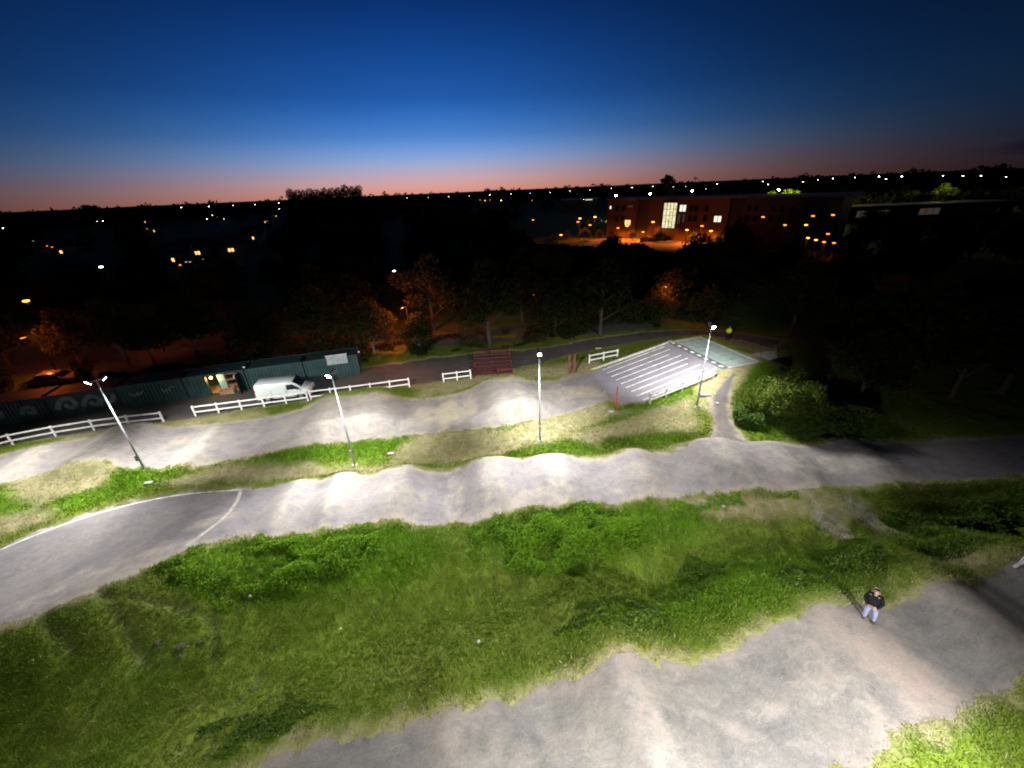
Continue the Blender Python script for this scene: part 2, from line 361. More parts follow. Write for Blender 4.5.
def gz(x, y):
    """ground height by interpolation in the sheet"""
    x = np.asarray(x, float); y = np.asarray(y, float)
    i = np.clip(np.searchsorted(gx, x)-1, 0, len(gx)-2); j = np.clip(np.searchsorted(gy, y)-1, 0, len(gy)-2)
    fx = (x-gx[i])/(gx[i+1]-gx[i]); fy = (y-gy[j])/(gy[j+1]-gy[j])
    return (ZGRID[j, i]*(1-fx)+ZGRID[j, i+1]*fx)*(1-fy)+(ZGRID[j+1, i]*(1-fx)+ZGRID[j+1, i+1]*fx)*fy
def atg(px, py):
    z = 0.0
    for _ in range(7): q = at(px, py, z); z = .35*z+.65*hz(q.x, q.y)
    return at(px, py, z)
def hz(x, y): return float(height(np.array([x], float), np.array([y], float))[0])
def pxpoly(pts): return np.array([tuple(at(*p).to_2d()) for p in pts])
DRY = [pxpoly(q) for q in (
    [(385, 470), (420, 436), (445, 432), (520, 427), (600, 404), (618, 412), (640, 414), (560, 440), (455, 468)],
    [(560, 440), (640, 416), (690, 402), (704, 432), (640, 436), (590, 446)],
    [(15, 492), (60, 474), (115, 474), (105, 488), (40, 506)], [(160, 486), (240, 466), (400, 470), (400, 476), (240, 484)],
    [(655, 503), (800, 497), (850, 496), (840, 512), (760, 520), (690, 518)], [(840, 494), (880, 512), (830, 520), (800, 505)],
    [(200, 418), (260, 414), (270, 426), (200, 428)], [(0, 520), (60, 512), (50, 524), (0, 540)], [(60, 436), (240, 412), (240, 424), (60, 446)], [(296, 404), (380, 392), (380, 400), (300, 409)], [(412, 386), (590, 362), (604, 372), (420, 400)], [(690, 330), (755, 339), (782, 352), (776, 363), (752, 363)], [(690, 396), (738, 372), (755, 370), (738, 400), (732, 418), (708, 418), (698, 406)], [(880, 596, 1), (960, 578, 1), (1000, 570, 1), (1000, 560, 1), (930, 570, 1)])]
SOIL = [pxpoly(q) for q in ([(838, 497), (862, 503), (888, 528), (912, 531), (905, 536), (875, 532), (848, 512)], [(808, 507), (835, 520), (875, 560), (860, 560), (820, 528)],
    )]
LUSH = [pxpoly(q) for q in ([(195, 550), (430, 526), (440, 560), (380, 590), (260, 600), (190, 575)], [(465, 525), (690, 503), (715, 530), (640, 560), (480, 560)], [(280, 440), (425, 434), (420, 462), (240, 468)],
    [(440, 470), (600, 450), (690, 444), (690, 438), (590, 440)], [(610, 412), (690, 395), (690, 404), (625, 425)], [(735, 440), (735, 375), (900, 430), (870, 445)], [(560, 660), (720, 560), (900, 560), (720, 640)], [(0, 490), (180, 465), (170, 485), (0, 535)])]
def blobs(polys, x, y, soft, amp=.8):
    r = np.zeros(x.shape); j = (fbm(x*.7, y*.7, 4, 4)-.5)*amp*2
    for p in polys: r = np.maximum(r, sstep(soft, -soft, sdf(p, x, y)+j))
    return r
cov = np.zeros((xf.size, 4)); cov[:, 3] = 1
xn, yn = xf[near_m], yf[near_m]
dry = blobs(DRY, xn, yn, .6); soil = blobs(SOIL, xn, yn, .25, .4); lush = blobs(LUSH, xn, yn, 1.0)
fringe = sstep(.38, -.1, sdj[near_m])*.9*(.35+.9*fbm(xn*.4, yn*.4, 6, 3))
for a, w in RUTS: soil = np.maximum(soil, .3*sstep(w*1.2, 0, seg_dist(a, xn, yn)))
wood = sstep(46, 52, yn-.1*xn)
cov[near_m, 0] = np.clip(np.maximum(dry*.9, fringe)*(1-soil), 0, 1); cov[near_m, 1] = np.maximum(soil, wood*.2); cov[near_m, 2] = lush*(1-dry)
cov[~near_m, 1] = .1
ny, nx = sh; idx = np.arange(nx*ny).reshape(sh)
faces = np.stack([idx[:-1, :-1].ravel(), idx[:-1, 1:].ravel(), idx[1:, 1:].ravel(), idx[1:, :-1].ravel()], 1)
g_me = np_mesh('ground', np.stack([xf, yf, ZG], 1), faces, {'cover': cov})
tag(link_mesh('ground', g_me, M_GROUND, smooth=True), kind='structure')

# ------------------------------------------------------------------ track ribbons
def ribbon(name, T, B, n, k, m, dz=.03, rev=False):
    t, L = resample(T, n); b, L2 = resample(B, n); L = (L+L2)/2
    w = np.linspace(0, 1, k)[None, :, None]
    P = t[:, None, :]*(1-w)+b[:, None, :]*w; x, y = P[..., 0].ravel(), P[..., 1].ravel()
    z = height(x, y)+dz
    wid = np.hypot(*(t-b).T)[:, None]*np.linspace(0, 1, k)[None, :]
    al = np.zeros((n*k, 4)); al[:, 0] = np.repeat(np.linspace(0, L, n), k); al[:, 1] = wid.ravel(); al[:, 3] = 1
    we = np.zeros((n*k, 4)); we[:, 3] = 1
    for bb in BUMPS:
        u, v = bump_uv(bb, x, y); crest = np.exp(-((np.abs(u)-bb[5]*.8)/(.55+.0*u))**2)*(np.abs(v) < bb[3]+1.5)
        up = np.exp(-(u/(bb[2]+bb[5]))**2)*.45*(np.abs(v) < bb[3]+1)
        we[:, 0] = np.maximum(we[:, 0], bb[7]*np.maximum(crest*.9, up))
    ed = np.minimum(np.linspace(0, 1, k), np.linspace(1, 0, k))[None, :]*np.hypot(*(t-b).T)[:, None]
    we[:, 1] = sstep(.7, .1, ed.ravel()+(fbm(x*.8, y*.8, 2, 3)-.5)*.9)*.6
    i = np.arange(n*k).reshape(n, k)
    q = np.stack([i[:-1, :-1].ravel(), i[:-1, 1:].ravel(), i[1:, 1:].ravel(), i[1:, :-1].ravel()], 1)
    if rev: q = q[:, ::-1]
    me = np_mesh(name, np.stack([x, y, z], 1), q, {'along': al, 'wear_light': we})
    return tag(link_mesh(name, me, m, smooth=True), kind='structure')
def dust_light_patch(o, blobs_, chan=0):
    """worn pale patches on a track surface, and painted light on the banked bend"""
    me = o.data; n = len(me.vertices); co = np.empty(n*3, np.float32); me.vertices.foreach_get('co', co); co = co.reshape(-1, 3)
    a = np.empty(n*4, np.float32); me.attributes['wear_light'].data.foreach_get('color', a); a = a.reshape(-1, 4)
    for px, py, z, rx, ry, ang, s in blobs_:
        p = at(px, py, z); c, sn = math.cos(ang), math.sin(ang); x, y = co[:, 0]-p.x, co[:, 1]-p.y
        j = 1+(fbm(co[:, 0]*.9, co[:, 1]*.9, 5, 4)-.5)*1.4
        r = np.hypot((x*c+y*sn)/rx, (-x*sn+y*c)/ry)*j; a[:, chan] = np.maximum(a[:, chan], s*sstep(1.1, .5, r))
    me.attributes['wear_light'].data.foreach_set('color', a.ravel())
far_t = ribbon('far_track', FAR_T, FAR_B, 300, 30, M_FARTRACK, rev=True)
mid_t = ribbon('middle_track', MID_T, MID_B, 420, 34, M_TRACK)
near_t = ribbon('near_track', NEAR_T, NEAR_B, 300, 56, M_NEAR, rev=True)
ribbon('side_path', PATH_L, PATH_R, 70, 16, M_PATH, .045, rev=False)
yard = ribbon('service_road', YARD_T, YARD_B, 240, 20, M_YARD, .02, rev=True)
dust_light_patch(near_t, [(880, 672, ZN, 2.6, 1.3, NA-1.1, .8), (850, 650, ZN, 1.2, .8, NA-1.2, .5), (838, 690, ZN, 1.0, .25, NA+.4, .9), (852, 700, ZN, .25, .8, NA+.2, .9), (820, 706, ZN, .9, .18, NA-.3, .9), (780, 716, ZN, .8, .2, NA-.4, .7), (735, 735, ZN, .9, .3, NA-.5, .6), (760, 720, ZN, .6, .15, NA-.3, .8), (800, 700, ZN, 1.1, .6, NA, .6), (905, 718, ZN, 1.2, .5, NA, .6), (640, 722, ZN, .45, 3.2, NA+.2, .9), (950, 620, ZN, .3, 3.4, NA+.35, 1), (985, 600, ZN, .25, 1.0, NA+.3, .8), (560, 750, ZN, 1.6, .7, NA, .35)])
dust_light_patch(near_t, [(885, 672, ZN, 2.5, 1.2, NA-1.1, .95), (880, 625, ZN, .8, .5, 0, .5)], 1)
dust_light_patch(far_t, [(455, 408, .4, 2.6, 2.6, FA, .8), (420, 418, .4, 1.8, 1.6, FA, .5), (560, 392, .4, 3.2, 2.0, FA, .7), (100, 450, .3, 1.6, 2.4, FA-.6, .6), (365, 402, 1, 2.0, .8, FA, .8), (520, 383, .9, 2.6, .7, FA, .9), (20, 480, .2, 2.0, 2.4, FA, .5)])
dust_light_patch(far_t, [(440, 412, .4, 2.2, 2.4, FA, .55), (585, 392, .2, 1.8, 1.8, FA, .6), (180, 441, .2, 1.0, .8, FA, .5)], 1)
dust_light_patch(mid_t, [(455, 500, .2, .7, 2.6, MA, .8), (505, 485, .9, .6, 2.4, MA+.3, .6), (545, 495, .4, 2.6, .4, MA, .7), (640, 490, .3, 2.4, .5, MA, .6), (800, 467, .4, 3.0, 1.4, MA, .75), (850, 465, .3, 2.6, 1.2, MA, .5), (400, 505, .4, 2.0, .8, MA, .5), (330, 518, .3, 2.5, .6, MA, .4), (110, 575, .8, 6, 1.2, MA+.45, .75), (40, 600, 1, 4, .8, MA+.5, .6), (215, 525, .3, 2, .7, MA+.4, .6)])  # the long patches on the left bend paint in light falling on its bank

# white line along the inner edge of the bend and the pale joint where the bend starts
def draped(name, pts, w, m, dz=.042, n=60):
    p, L = resample(chaikin(pts, 2), n); d = np.gradient(p, axis=0); d /= np.hypot(*d.T)[:, None]; nr = np.stack([-d[:, 1], d[:, 0]], 1)
    a, b = p+nr*w/2, p-nr*w/2; v = np.vstack([a, b]); z = height(v[:, 0], v[:, 1])+dz
    i = np.arange(n-1); q = np.stack([i, i+n, i+n+1, i+1], 1)
    me = np_mesh(name, np.c_[v, z], q)
    return link_mesh(name, me, m)
tag(draped('edge_line', [tuple(at(*p, .2).to_2d()) for p in ((242, 490), (180, 494.5), (120, 507), (60, 526), (0, 550), (-60, 581))], .09, M_LINE), kind='structure')
tag(draped('surface_joint', [tuple(at(*p).to_2d()) for p in ((241, 491, .2), (238, 505, .2), (226, 522, .3), (205, 540, .4), (190, 552, .5))], .22, M_CONC), kind='structure')

# ------------------------------------------------------------------ start hill
def rz(u): return .15+(ZT-.15)*min(1, max(0, u/r_len))
def ramp_sheet(name, u0, u1, v0, v1, dz, m, parent=None, n=24, k=16):
    us = np.linspace(u0, u1, n); vs = np.linspace(v0, v1, k); U, V = np.meshgrid(us, vs, indexing='ij'); U, V = U.ravel(), V.ravel()
    x = r_foot.x+r_dir.x*U+r_nrm.x*V; y = r_foot.y+r_dir.y*U+r_nrm.y*V
    z = .15+(ZT-.15)*np.clip(U/r_len, 0, 1)+dz
    al = np.zeros((n*k, 4)); al[:, 0] = U; al[:, 1] = V; al[:, 3] = 1; we = np.zeros((n*k, 4)); we[:, 3] = 1
    i = np.arange(n*k).reshape(n, k); q = np.stack([i[:-1, :-1].ravel(), i[1:, :-1].ravel(), i[1:, 1:].ravel(), i[:-1, 1:].ravel()], 1)
    return link_mesh(name, np_mesh(name, np.c_[x, y, z], q, {'along': al, 'wear_light': we}), m, parent)
ramp = tag(ramp_sheet('start_ramp', -2.3, r_len, -r_w/2, r_w/2, .05, M_RAMP), kind='structure')
for k in range(9):
    v = -r_w/2+.25+(r_w-.6)*k/8
    ramp_sheet('lane_line', .1, r_len*(.86 if k % 3 else .78), v-.06, v+.06, .054, M_LINE, ramp, 16, 2)
kerb = MB()
for s in (1,):
    a, b = Vector((*rpt(-1.0, s*(r_w/2+.12)), rz(0)+.07)), Vector((*rpt(r_len, s*(r_w/2+.12)), ZT+.07))
    d = (b-a); Mx = Matrix((d.normalized(), Vector((-d.y, d.x, 0)).normalized(), d.normalized().cross(Vector((-d.y, d.x, 0)).normalized()))).transposed()
    kerb.box((a+b)/2, (d.length, .16, .18), M=Mx)
kerb.build('ramp_kerb', M_CONC, ramp)
rang = math.atan2(r_dir.y, r_dir.x)
plat = thing('start_platform', 'pale green mat platform with concrete edges at the top of the striped ramp', 'platform', (*rpt(r_len, 0), ZT), rang)
M_MAT = simple('green_matting', (.20, .265, .235), .8, 0, .18, 2)
MB().box((PLAT/2+.1, 0, .03), (PLAT-.4, r_w-.3, .06)).build('green_mat', M_MAT, plat)
e = MB(); e.box((PLAT-.05, 0, .0), (.2, r_w+.3, .2)); e.box((PLAT/2, r_w/2+.02, .0), (PLAT-.3, .2, .16)); e.box((PLAT/2, -r_w/2-.05, .0), (PLAT-.3, .22, .22)); e.build('edge_kerb', M_CONC, plat)
e = MB()
for k in range(1, 8): e.box((PLAT/2+.1, -r_w/2+.15+(r_w-.3)*k/8, .064), (PLAT-.5, .03, .006))
for k in range(1, 3): e.box((.5+k*.95, 0, .064), (.03, r_w-.4, .0075))
e.build('mat_seam', simple('pale_seam', (.34, .42, .38), .8, 0, .1), plat)
gate = thing('start_gate', 'dark start gate strip with eight white plates across the top of the ramp', 'start gate', (*rpt(r_len-.25, 0), ZT-.02), rang)
MB().box((0, 0, .06), (.45, r_w-.1, .12)).build('gate_beam', simple('dark_steel', (.15, .16, .16), .5, .3), gate)
for k in range(8):
    MB().box((-.02, -r_w/2+r_w*(k+.5)/8, .14), (.24, .34, .05), bev=.01).build('gate_plate', M_LINE, gate)

# landing and handrail at the far end of the platform
lp = [at(738, 371, 1.7), at(777, 358, 1.7), at(777, 350, 1.7), at(752, 354, 1.7)]
land = thing('landing_slab', 'concrete landing beside the start platform, running towards the dark', 'landing', (0, 0, 0))
v = [(p.x, p.y, 1.72) for p in lp]+[(p.x, p.y, .6) for p in lp]
MB().add(v, [(0, 1, 2, 3), (7, 6, 5, 4), (0, 4, 5, 1), (1, 5, 6, 2), (2, 6, 7, 3), (3, 7, 4, 0)]).build('slab', M_CONC, land)
hr = thing('handrail', 'thin grey handrail round the concrete landing beyond the start platform', 'handrail', (0, 0, 0))
hp = [at(760, 358.5, 1.62), at(775.5, 356.5, 1.62), at(775.5, 350.5, 1.62), at(760, 350, 1.62)]
for p in hp: MB().tube([(p.x, p.y, 1.6), (p.x, p.y, 2.6)], .022, 6).build('post', M_DARK, hr)
for zz in (2.58, 2.1): MB().tube([(p.x, p.y, zz) for p in hp[1:]], .016, 6).build('rail', M_DARK, hr)

# ------------------------------------------------------------------ fences
def fence(pts, label, spacing, ht=1.05, low=True, rails=(.95, .45), group='white post and rail fences'):
    P = [Vector((*p, 0)) for p in pts]; root = thing('rail_fence', label, 'fence', (P[0].x, P[0].y, 0), 0, group)
    pl, L = resample(np.array([tuple(p)[:2] for p in P]), max(2, int(round(sum((b-a).length for a, b in zip(P[:-1], P[1:]))/spacing))+1))
    o = P[0]; ps = [Vector((x, y, hz(x, y))) for x, y in pl]
    for i, p in enumerate(ps):
        q = ps[min(i+1, len(ps)-1)]-ps[max(i-1, 0)]
        MB().box((p.x-o.x, p.y-o.y, p.z+ht/2-.08), (.13, .13, ht+.16), math.atan2(q.y, q.x), bev=.012).build('post', M_WHITE, root)
    for zz in rails:
        m = MB()
        for a, b in zip(ps[:-1], ps[1:]):
            d = (b-a); n = Vector((-d.y, d.x, 0)).normalized(); if_ = n.y > 0
            n = n if n.y < 0 else -n
            Mx = Matrix((d.normalized(), n, d.normalized().cross(n))).transposed()
            m.box((a+b)/2-o+Vector((0, 0, zz))+n*.085, (d.length-.004, .05, .12), M=Mx)
        m.build('rail', M_WHITE, root)
    return root
def w2(*px): return [tuple(at(*p).to_2d()) for p in px]
fence(w2((-150, 493), (-60, 466), (0, 450), (55, 439), (110, 430), (165, 424)), 'long white rail fence at the far left, curving below the graffiti containers', 2.6)
fence(w2((197, 418), (250, 411), (309, 403)), 'white rail fence on the grass in front of the parked van', 1.75)
fence(w2((312, 402), (360, 396), (410, 389)), 'white rail fence to the right of the van, behind the second floodlight pole', 1.75, rails=(.95, .42))
fence(w2((444, 384), (471, 380.5)), 'short white rail fence beside the dark red stand', 1.5)
fence(w2((589, 365.5), (617, 359)), 'short white rail fence on dark grass at the upper side of the ramp', 1.6)
fence([rpt(.3, -r_w/2-.45), rpt(r_len*.78, -r_w/2-.45)], 'white rail fence climbing the lower side of the striped ramp', 1.6)

# ------------------------------------------------------------------ floodlights
M_LENS = emit('floodlight_lens', (1, .97, 1), 60)
LCOL = (1, .975, .968)
def floodlight(x, y, ang, label, h=7.0, power=(6000, 6000), lean=0.0, tilt=52, cone=156):
    z = hz(x, y)
    root = thing('floodlight', label, 'floodlight', (x, y, z), ang, 'floodlight poles along the track')
    MB().box((0, 0, -.03), (.36, .36, .2), bev=.03).build('base_block', M_CONC, root)
    MB().tube([(0, 0, -.3), (0, 0, h*.3), (0, 0, h)], [.075, .062, .04], 12).build('pole', M_GALV, root, True)
    MB().tube([(-.3, 0, h), (.3, 0, h)], .04, 8).build('cross_arm', M_GALV, root)
    MB().box((.13, 0, 1.1), (.1, .16, .45), bev=.01).build('hatch', M_GALV, root)
    for s, pw in ((1, power[0]), (-1, power[1])):
        if s < 0: tilt, cone, pw = tilt-16, 114, pw*1.1
        R = Matrix.Rotation(s*rad(-tilt), 3, 'Y')
        c = Vector((s*.36, 0, h+.02))
        MB().box(c, (.38, .28, .1), M=R, bev=.03).build('lamp_head', M_DARK if pw < 1 else M_GALV, root)
        ln = MB().box(c+R @ Vector((0, 0, -.062)), (.26, .2, .02), M=R).build('lens', M_LENS, root)
        l = bpy.data.lights.new('flood', 'SPOT'); l.energy = pw; l.color = LCOL; l.spot_size = rad(cone); l.spot_blend = .9; l.shadow_soft_size = .3
        lo = bpy.data.objects.new('flood_beam', l); COL.objects.link(lo); lo.parent = root
        dirv = R @ Vector((0, 0, -1)); lo.location = c+dirv*.16
        lo.rotation_euler = dirv.to_track_quat('-Z', 'Y').to_euler()
    return root
PW = 9200
S = rad(-90)
p = at(145, 470, .2); floodlight(p.x, p.y, rad(-120), 'floodlight pole at the far left, in front of the long curving fence', power=(PW, PW*.85))
p = at(355, 465, .2); floodlight(p.x, p.y, rad(-93), 'floodlight pole on the grass below the parked van, second from the left', power=(PW, PW*.85))
p = at(540, 440, .2); floodlight(p.x, p.y, rad(-90), 'floodlight pole on dry grass between the two tracks, left of the ramp', power=(PW, PW*.85))
p = at(697, 405, .2); floodlight(p.x, p.y, rad(-95), 'floodlight pole at the lower corner of the striped start ramp', power=(PW*.75, PW*.8))
# unseen poles added outside the picture for the light on near straight and far left
floodlight(3.5, .6, rad(88), 'unseen floodlight pole below the picture beside the near track, lighting its middle', power=(PW*.98, 100), tilt=53, cone=145)
floodlight(12.0, 1.2, rad(112), 'unseen floodlight pole below the picture at the right of the near track', power=(PW*.85, 100), tilt=44, cone=116)
floodlight(-7.5, -.4, rad(95), 'unseen floodlight pole below the picture at the left end of the near track', power=(PW*.24, 100), tilt=50)
floodlight(21.5, 1.5, rad(95), 'unseen floodlight pole beyond the lower right corner of the picture', power=(PW*.34, 100), tilt=8, cone=112)
floodlight(-37.0, 22.5, rad(60), 'unseen floodlight pole beyond the left edge beside the far track', power=(PW*.6, 100), tilt=12, cone=96)

# ------------------------------------------------------------------ vehicles
def loft(sections):
    n = len(sections[0]); v = [p for s in sections for p in s]; f = []
    for i in range(len(sections)-1):
        for k in range(n-1): f.append((i*n+k, (i+1)*n+k, (i+1)*n+k+1, i*n+k+1))
    f.append(tuple(range(n))); f.append(tuple(range((len(sections)-1)*n+n-1, (len(sections)-1)*n-1, -1)))
    return v, f
def station(x, zb, zw, zr, wb, ww, wr):
    """cross section of a car body: sill, waist and roof heights and half widths"""
    half = [(wb*.9, zb), (wb, zb+.1), (ww, (zb+zw)/2), (ww*.995, zw), ((ww+wr)/2+.01, (zw+zr)/2), (wr, zr-.07), (wr*.88, zr)]
    return [Vector((x, y, z)) for y, z in half]+[Vector((x, -y, z)) for y, z in half[::-1]]
def wheel(root, x, y, r, w, m_rim):
    wh = bpy.data.objects.new('wheel', None); COL.objects.link(wh); wh.parent = root; wh.location = (x, y, r)
    s = 1 if y > 0 else -1
    MB().tube([(0, -w/2, 0), (0, -w/2*.8, 0), (0, w/2*.8, 0), (0, w/2, 0)], [r*.9, r, r, r*.9], 24).build('tyre', M_DARK, wh, False)
    m = MB().tube([(0, s*(w/2-.02), 0), (0, s*(w/2+.012), 0)], [r*.62, r*.58], 20)
    for k in range(6):
        a = k*math.pi/3; m.box((math.cos(a)*r*.36, s*(w/2+.016), math.sin(a)*r*.36), (r*.5, .012, .05), M=Matrix.Rotation(-a, 3, 'Y'))
    m.build('rim', m_rim, wh)
M_GLASS = simple('dark_glass', (.012, .014, .016), .12, 0, .1)
M_VAN = simple('white_van_paint', (.46, .50, .48), .32, 0, .05, .8)
M_HEAD = simple('headlight_glass', (.55, .56, .58), .15, .2, .1); M_TAIL = simple('tail_light_red', (.32, .02, .015), .25, 0, .1)
def quad(name, pts, m, root, th=.012):
    a, b, c = (Vector(p) for p in pts[:3]); n = (b-a).cross(c-a).normalized()
    v = [Vector(p)+n*th for p in pts]+[Vector(p)-n*th for p in pts]; k = len(pts)
    return MB().add(v, [tuple(range(k)), tuple(range(2*k-1, k-1, -1))]+[(i, i+k, (i+1) % k+k, (i+1) % k) for i in range(k)]).build(name, m, root)
def van(loc, ang):
    r = thing('panel_van', 'white panel van parked behind the white rail fence, nose to the right', 'van', loc, ang); r.scale = (.94, .96, .94)
    W = .95
    st = [station(-2.48, .42, 1.02, 1.85, W-.07, W-.05, W-.20), station(-2.42, .34, 1.03, 1.93, W-.03, W-.01, W-.15), station(-1.6, .32, 1.05, 1.97, W, W, W-.13), station(.4, .32, 1.05, 1.97, W, W, W-.13),
          station(.95, .32, 1.06, 1.93, W, W, W-.14), station(1.25, .32, 1.07, 1.78, W, W, W-.17), station(1.62, .32, 1.10, 1.40, W, W, W-.20), station(1.86, .33, 1.05, 1.19, W-.01, W-.01, W-.16), station(2.25, .35, .92, 1.05, W-.06, W-.05, W-.2), station(2.45, .38, .75, .92, W-.16, W-.15, W-.28), station(2.52, .42, .62, .74, W-.26, W-.24, W-.36)]
    MB().add(*loft(st)).build('body', M_VAN, r, True)
    # screens and windows lie on the body skin
    quad('windscreen', [(1.03, -W+.20, 1.895), (1.75, -W+.22, 1.30), (1.75, W-.22, 1.30), (1.03, W-.20, 1.895)], M_GLASS, r, .06)
    for s in (-1, 1):
        quad('side_window', [(.42, s*(W-.005), 1.16), (1.56, s*(W-.02), 1.16), (1.50, s*(W-.06), 1.30), (1.02, s*(W-.10), 1.66), (.42, s*(W-.09), 1.68)], M_GLASS, r, .025)
        m = MB(); 
        for x in (-1.05, .30, 1.62): m.box((x, s*(W+.001), .85), (.018, .012, .85))
        m.box((-.4, s*(W+.001), .66), (4.0, .016, .045)); m.build('door_seam', M_DARK, r)
        MB().box((.42, s*(W+.02), 1.02), (.16, .04, .04), bev=.01).build('door_handle', M_DARK, r)
        mi = MB().box((1.45, s*(W+.13), 1.25), (.12, .2, .24), bev=.03).build('wing_mirror', M_DARK, r)
        MB().box((2.28, s*(W-.17), .86), (.34, .2, .2), M=Matrix.Rotation(s*-.35, 3, 'Z'), bev=.05).build('headlight', M_HEAD, r)
        MB().box((-2.45, s*(W-.09), 1.15), (.08, .12, .55), bev=.02).build('tail_light', M_TAIL, r)
        for x in (-1.5, 1.55):
            a = MB(); a.tube([(x, s*(W-.16), .33), (x, s*(W+.006), .33)], .40, 20); a.build('wheel_arch', M_DARK, r)
            wheel(r, x, s*(W-.10), .33, .22, M_GALV)
    MB().box((2.5, 0, .46), (.14, 1.3, .2), bev=.04).build('front_bumper', M_DARK, r)
    MB().box((2.50, 0, .70), (.07, .8, .14), bev=.02).build('grille', M_DARK, r)
    MB().box((-2.47, 0, .45), (.14, 1.7, .2), bev=.04).build('rear_bumper', M_DARK, r)
    return r
va, vb = at(258, 406, 0), at(313, 399.5, 0); vd = vb-va
vn = Vector((-vd.y, vd.x, 0)).normalized()
vc = (va+vb)/2+vn*.95
van((vc.x, vc.y, hz(vc.x, vc.y)+.02), math.atan2(vd.y, vd.x))
def car(loc, ang, label, col):
    r = thing('parked_car', label, 'car', loc, ang); W = .88; mp = simple('car_paint', col, .25, .3, .05)
    st = [station(-2.1, .42, .8, .95, W-.15, W-.12, W-.2), station(-2.02, .3, .85, 1.05, W-.05, W-.03, W-.16), station(-1.75, .28, .9, 1.25, W, W, W-.2), station(-1.2, .27, .92, 1.44, W, W, W-.24), station(-.2, .27, .92, 1.48, W, W, W-.24), station(.45, .27, .92, 1.38, W, W, W-.25), station(1.1, .28, .9, 1.0, W, W, W-.2), station(1.7, .3, .78, .9, W-.05, W-.04, W-.2), station(2.08, .36, .6, .72, W-.2, W-.18, W-.3)]
    MB().add(*loft(st)).build('body', mp, r, True)
    quad('windscreen', [(.52, -W+.3, 1.38), (1.12, -W+.26, 1.02), (1.12, W-.26, 1.02), (.52, W-.3, 1.38)], M_GLASS, r, .03)
    quad('rear_window', [(-1.80, -W+.28, 1.2), (-1.80, W-.28, 1.2), (-1.3, W-.3, 1.42), (-1.3, -W+.3, 1.42)], M_GLASS, r, .03)
    for s in (-1, 1):
        quad('side_window', [(-1.5, s*(W-.03), .98), (.9, s*(W-.03), .98), (.45, s*(W-.18), 1.33), (-1.2, s*(W-.18), 1.36)], M_GLASS, r, .03)
        MB().box((1.85, s*(W-.25), .72), (.25, .3, .14), bev=.04).build('headlight', M_HEAD, r)
        MB().box((-2.03, s*(W-.2), .85), (.1, .25, .16), bev=.03).build('tail_light', M_TAIL, r)
        for x in (-1.3, 1.3): wheel(r, x, s*(W-.1), .31, .2, M_GALV)
    return r
ca = at(60, 384, 0); car((ca.x, ca.y, 0), rad(12), 'parked car under an orange street lamp behind the containers', (.55, .52, .48))

# ------------------------------------------------------------------ containers, open store, stand and posts
M_CONT = simple('dark_green_container', (.018, .05, .050), .55, .1, .3, 1.2)
M_CONT2 = simple('faded_green_container', (.03, .05, .05), .6, .1, .35, 1.5)
M_GRAF = simple('pale_graffiti', (.20, .24, .25), .7, 0, .3, 3)
M_INT = simple('plywood_lining', (.35, .22, .12), .8, 0, .3, 3)
CL, CH, CD = 5.15, 2.2, 2.44
def corrugated(m, x0, x1, y, z0, z1, out):
    n = int((x1-x0)/.28); w = (x1-x0)/n; pts = []
    for i in range(n):
        for t, d in ((0, 0), (.35, 0), (.5, -.036), (.85, -.036)): pts.append((x0+(i+t)*w, y+out*d))
    pts.append((x1, y)); k = len(pts)
    v = [(x, yy, z0) for x, yy in pts]+[(x, yy, z1) for x, yy in pts]
    return m.add(v, [(i, i+1, i+1+k, i+k) if out < 0 else (i+k, i+1+k, i+1, i) for i in range(k-1)])
def stroke(pts, w, y): # a painted stroke on the container front
    m = MB(); pts = [Vector((x, 0, z)) for x, z in chaikin(pts, 2)]
    for i in range(len(pts)-1):
        a, b = pts[i], pts[i+1]; d = (b-a).normalized(); n = Vector((-d.z, 0, d.x))*w/2
        m.add([(q.x, y, q.z) for q in (a-n, b-n, b+n, a+n)], [(0, 1, 2, 3)])
    return m
def container(p, ang, label, mat, graffiti=None, opening=None):
    r = thing('shipping_container', label, 'container', (p.x, p.y, .03), ang, 'green shipping containers in a row')
    m = MB()
    if opening is None: corrugated(m, .1, CL-.1, -.03, .14, CH-.1, -1)
    else:
        corrugated(m, .1, opening[0], -.03, .14, CH-.1, -1)
        corrugated(m, opening[1], CL-.1, -.03, .14, CH-.1, -1)
    m.box((CL/2, CD-.03, CH/2), (CL-.2, .04, CH-.2)); m.box((.06, CD/2, CH/2), (.04, CD-.2, CH-.2)); m.box((CL-.06, CD/2, CH/2), (.04, CD-.2, CH-.2))
    m.build('wall', mat, r)
    rf = MB()
    for k in range(20): rf.box((.2+(CL-.4)*(k+.5)/20, CD/2, CH-.05+(k % 2)*.012), ((CL-.4)/20-.001, CD-.2, .04))
    rf.build('roof', mat, r)
    MB().box((CL/2, CD/2, .1), (CL-.2, CD-.2, .06)).build('floor', M_INT, r)
    for x in (0.06, CL-.06):
        for y in (.0, CD-.06): MB().box((x, y, CH/2), (.14, .14, CH), bev=.01).build('corner_post', mat, r)
    rl = MB()
    for z in (.07, CH-.06): rl.box((CL/2, 0, z), (CL-.26, .12, .12)); rl.box((CL/2, CD-.06, z), (CL-.26, .12, .12))
    rl.build('side_rail', mat, r)
    for g in graffiti or []: stroke(g[0], g[1], -.045).build('graffiti', M_GRAF, r)
    return r
w0, w1 = at(-30, 431, 0), at(360, 374, 0)
wd = (w1-w0).normalized(); wang = math.atan2(wd.y, wd.x); wlen = (w1-w0).length
def cpos(s): return w0+wd*s
s_end = wlen-CL
SC = lambda pts, s=1, ox=0, oz=0: [(x*s+ox, z*s+oz) for x, z in pts]
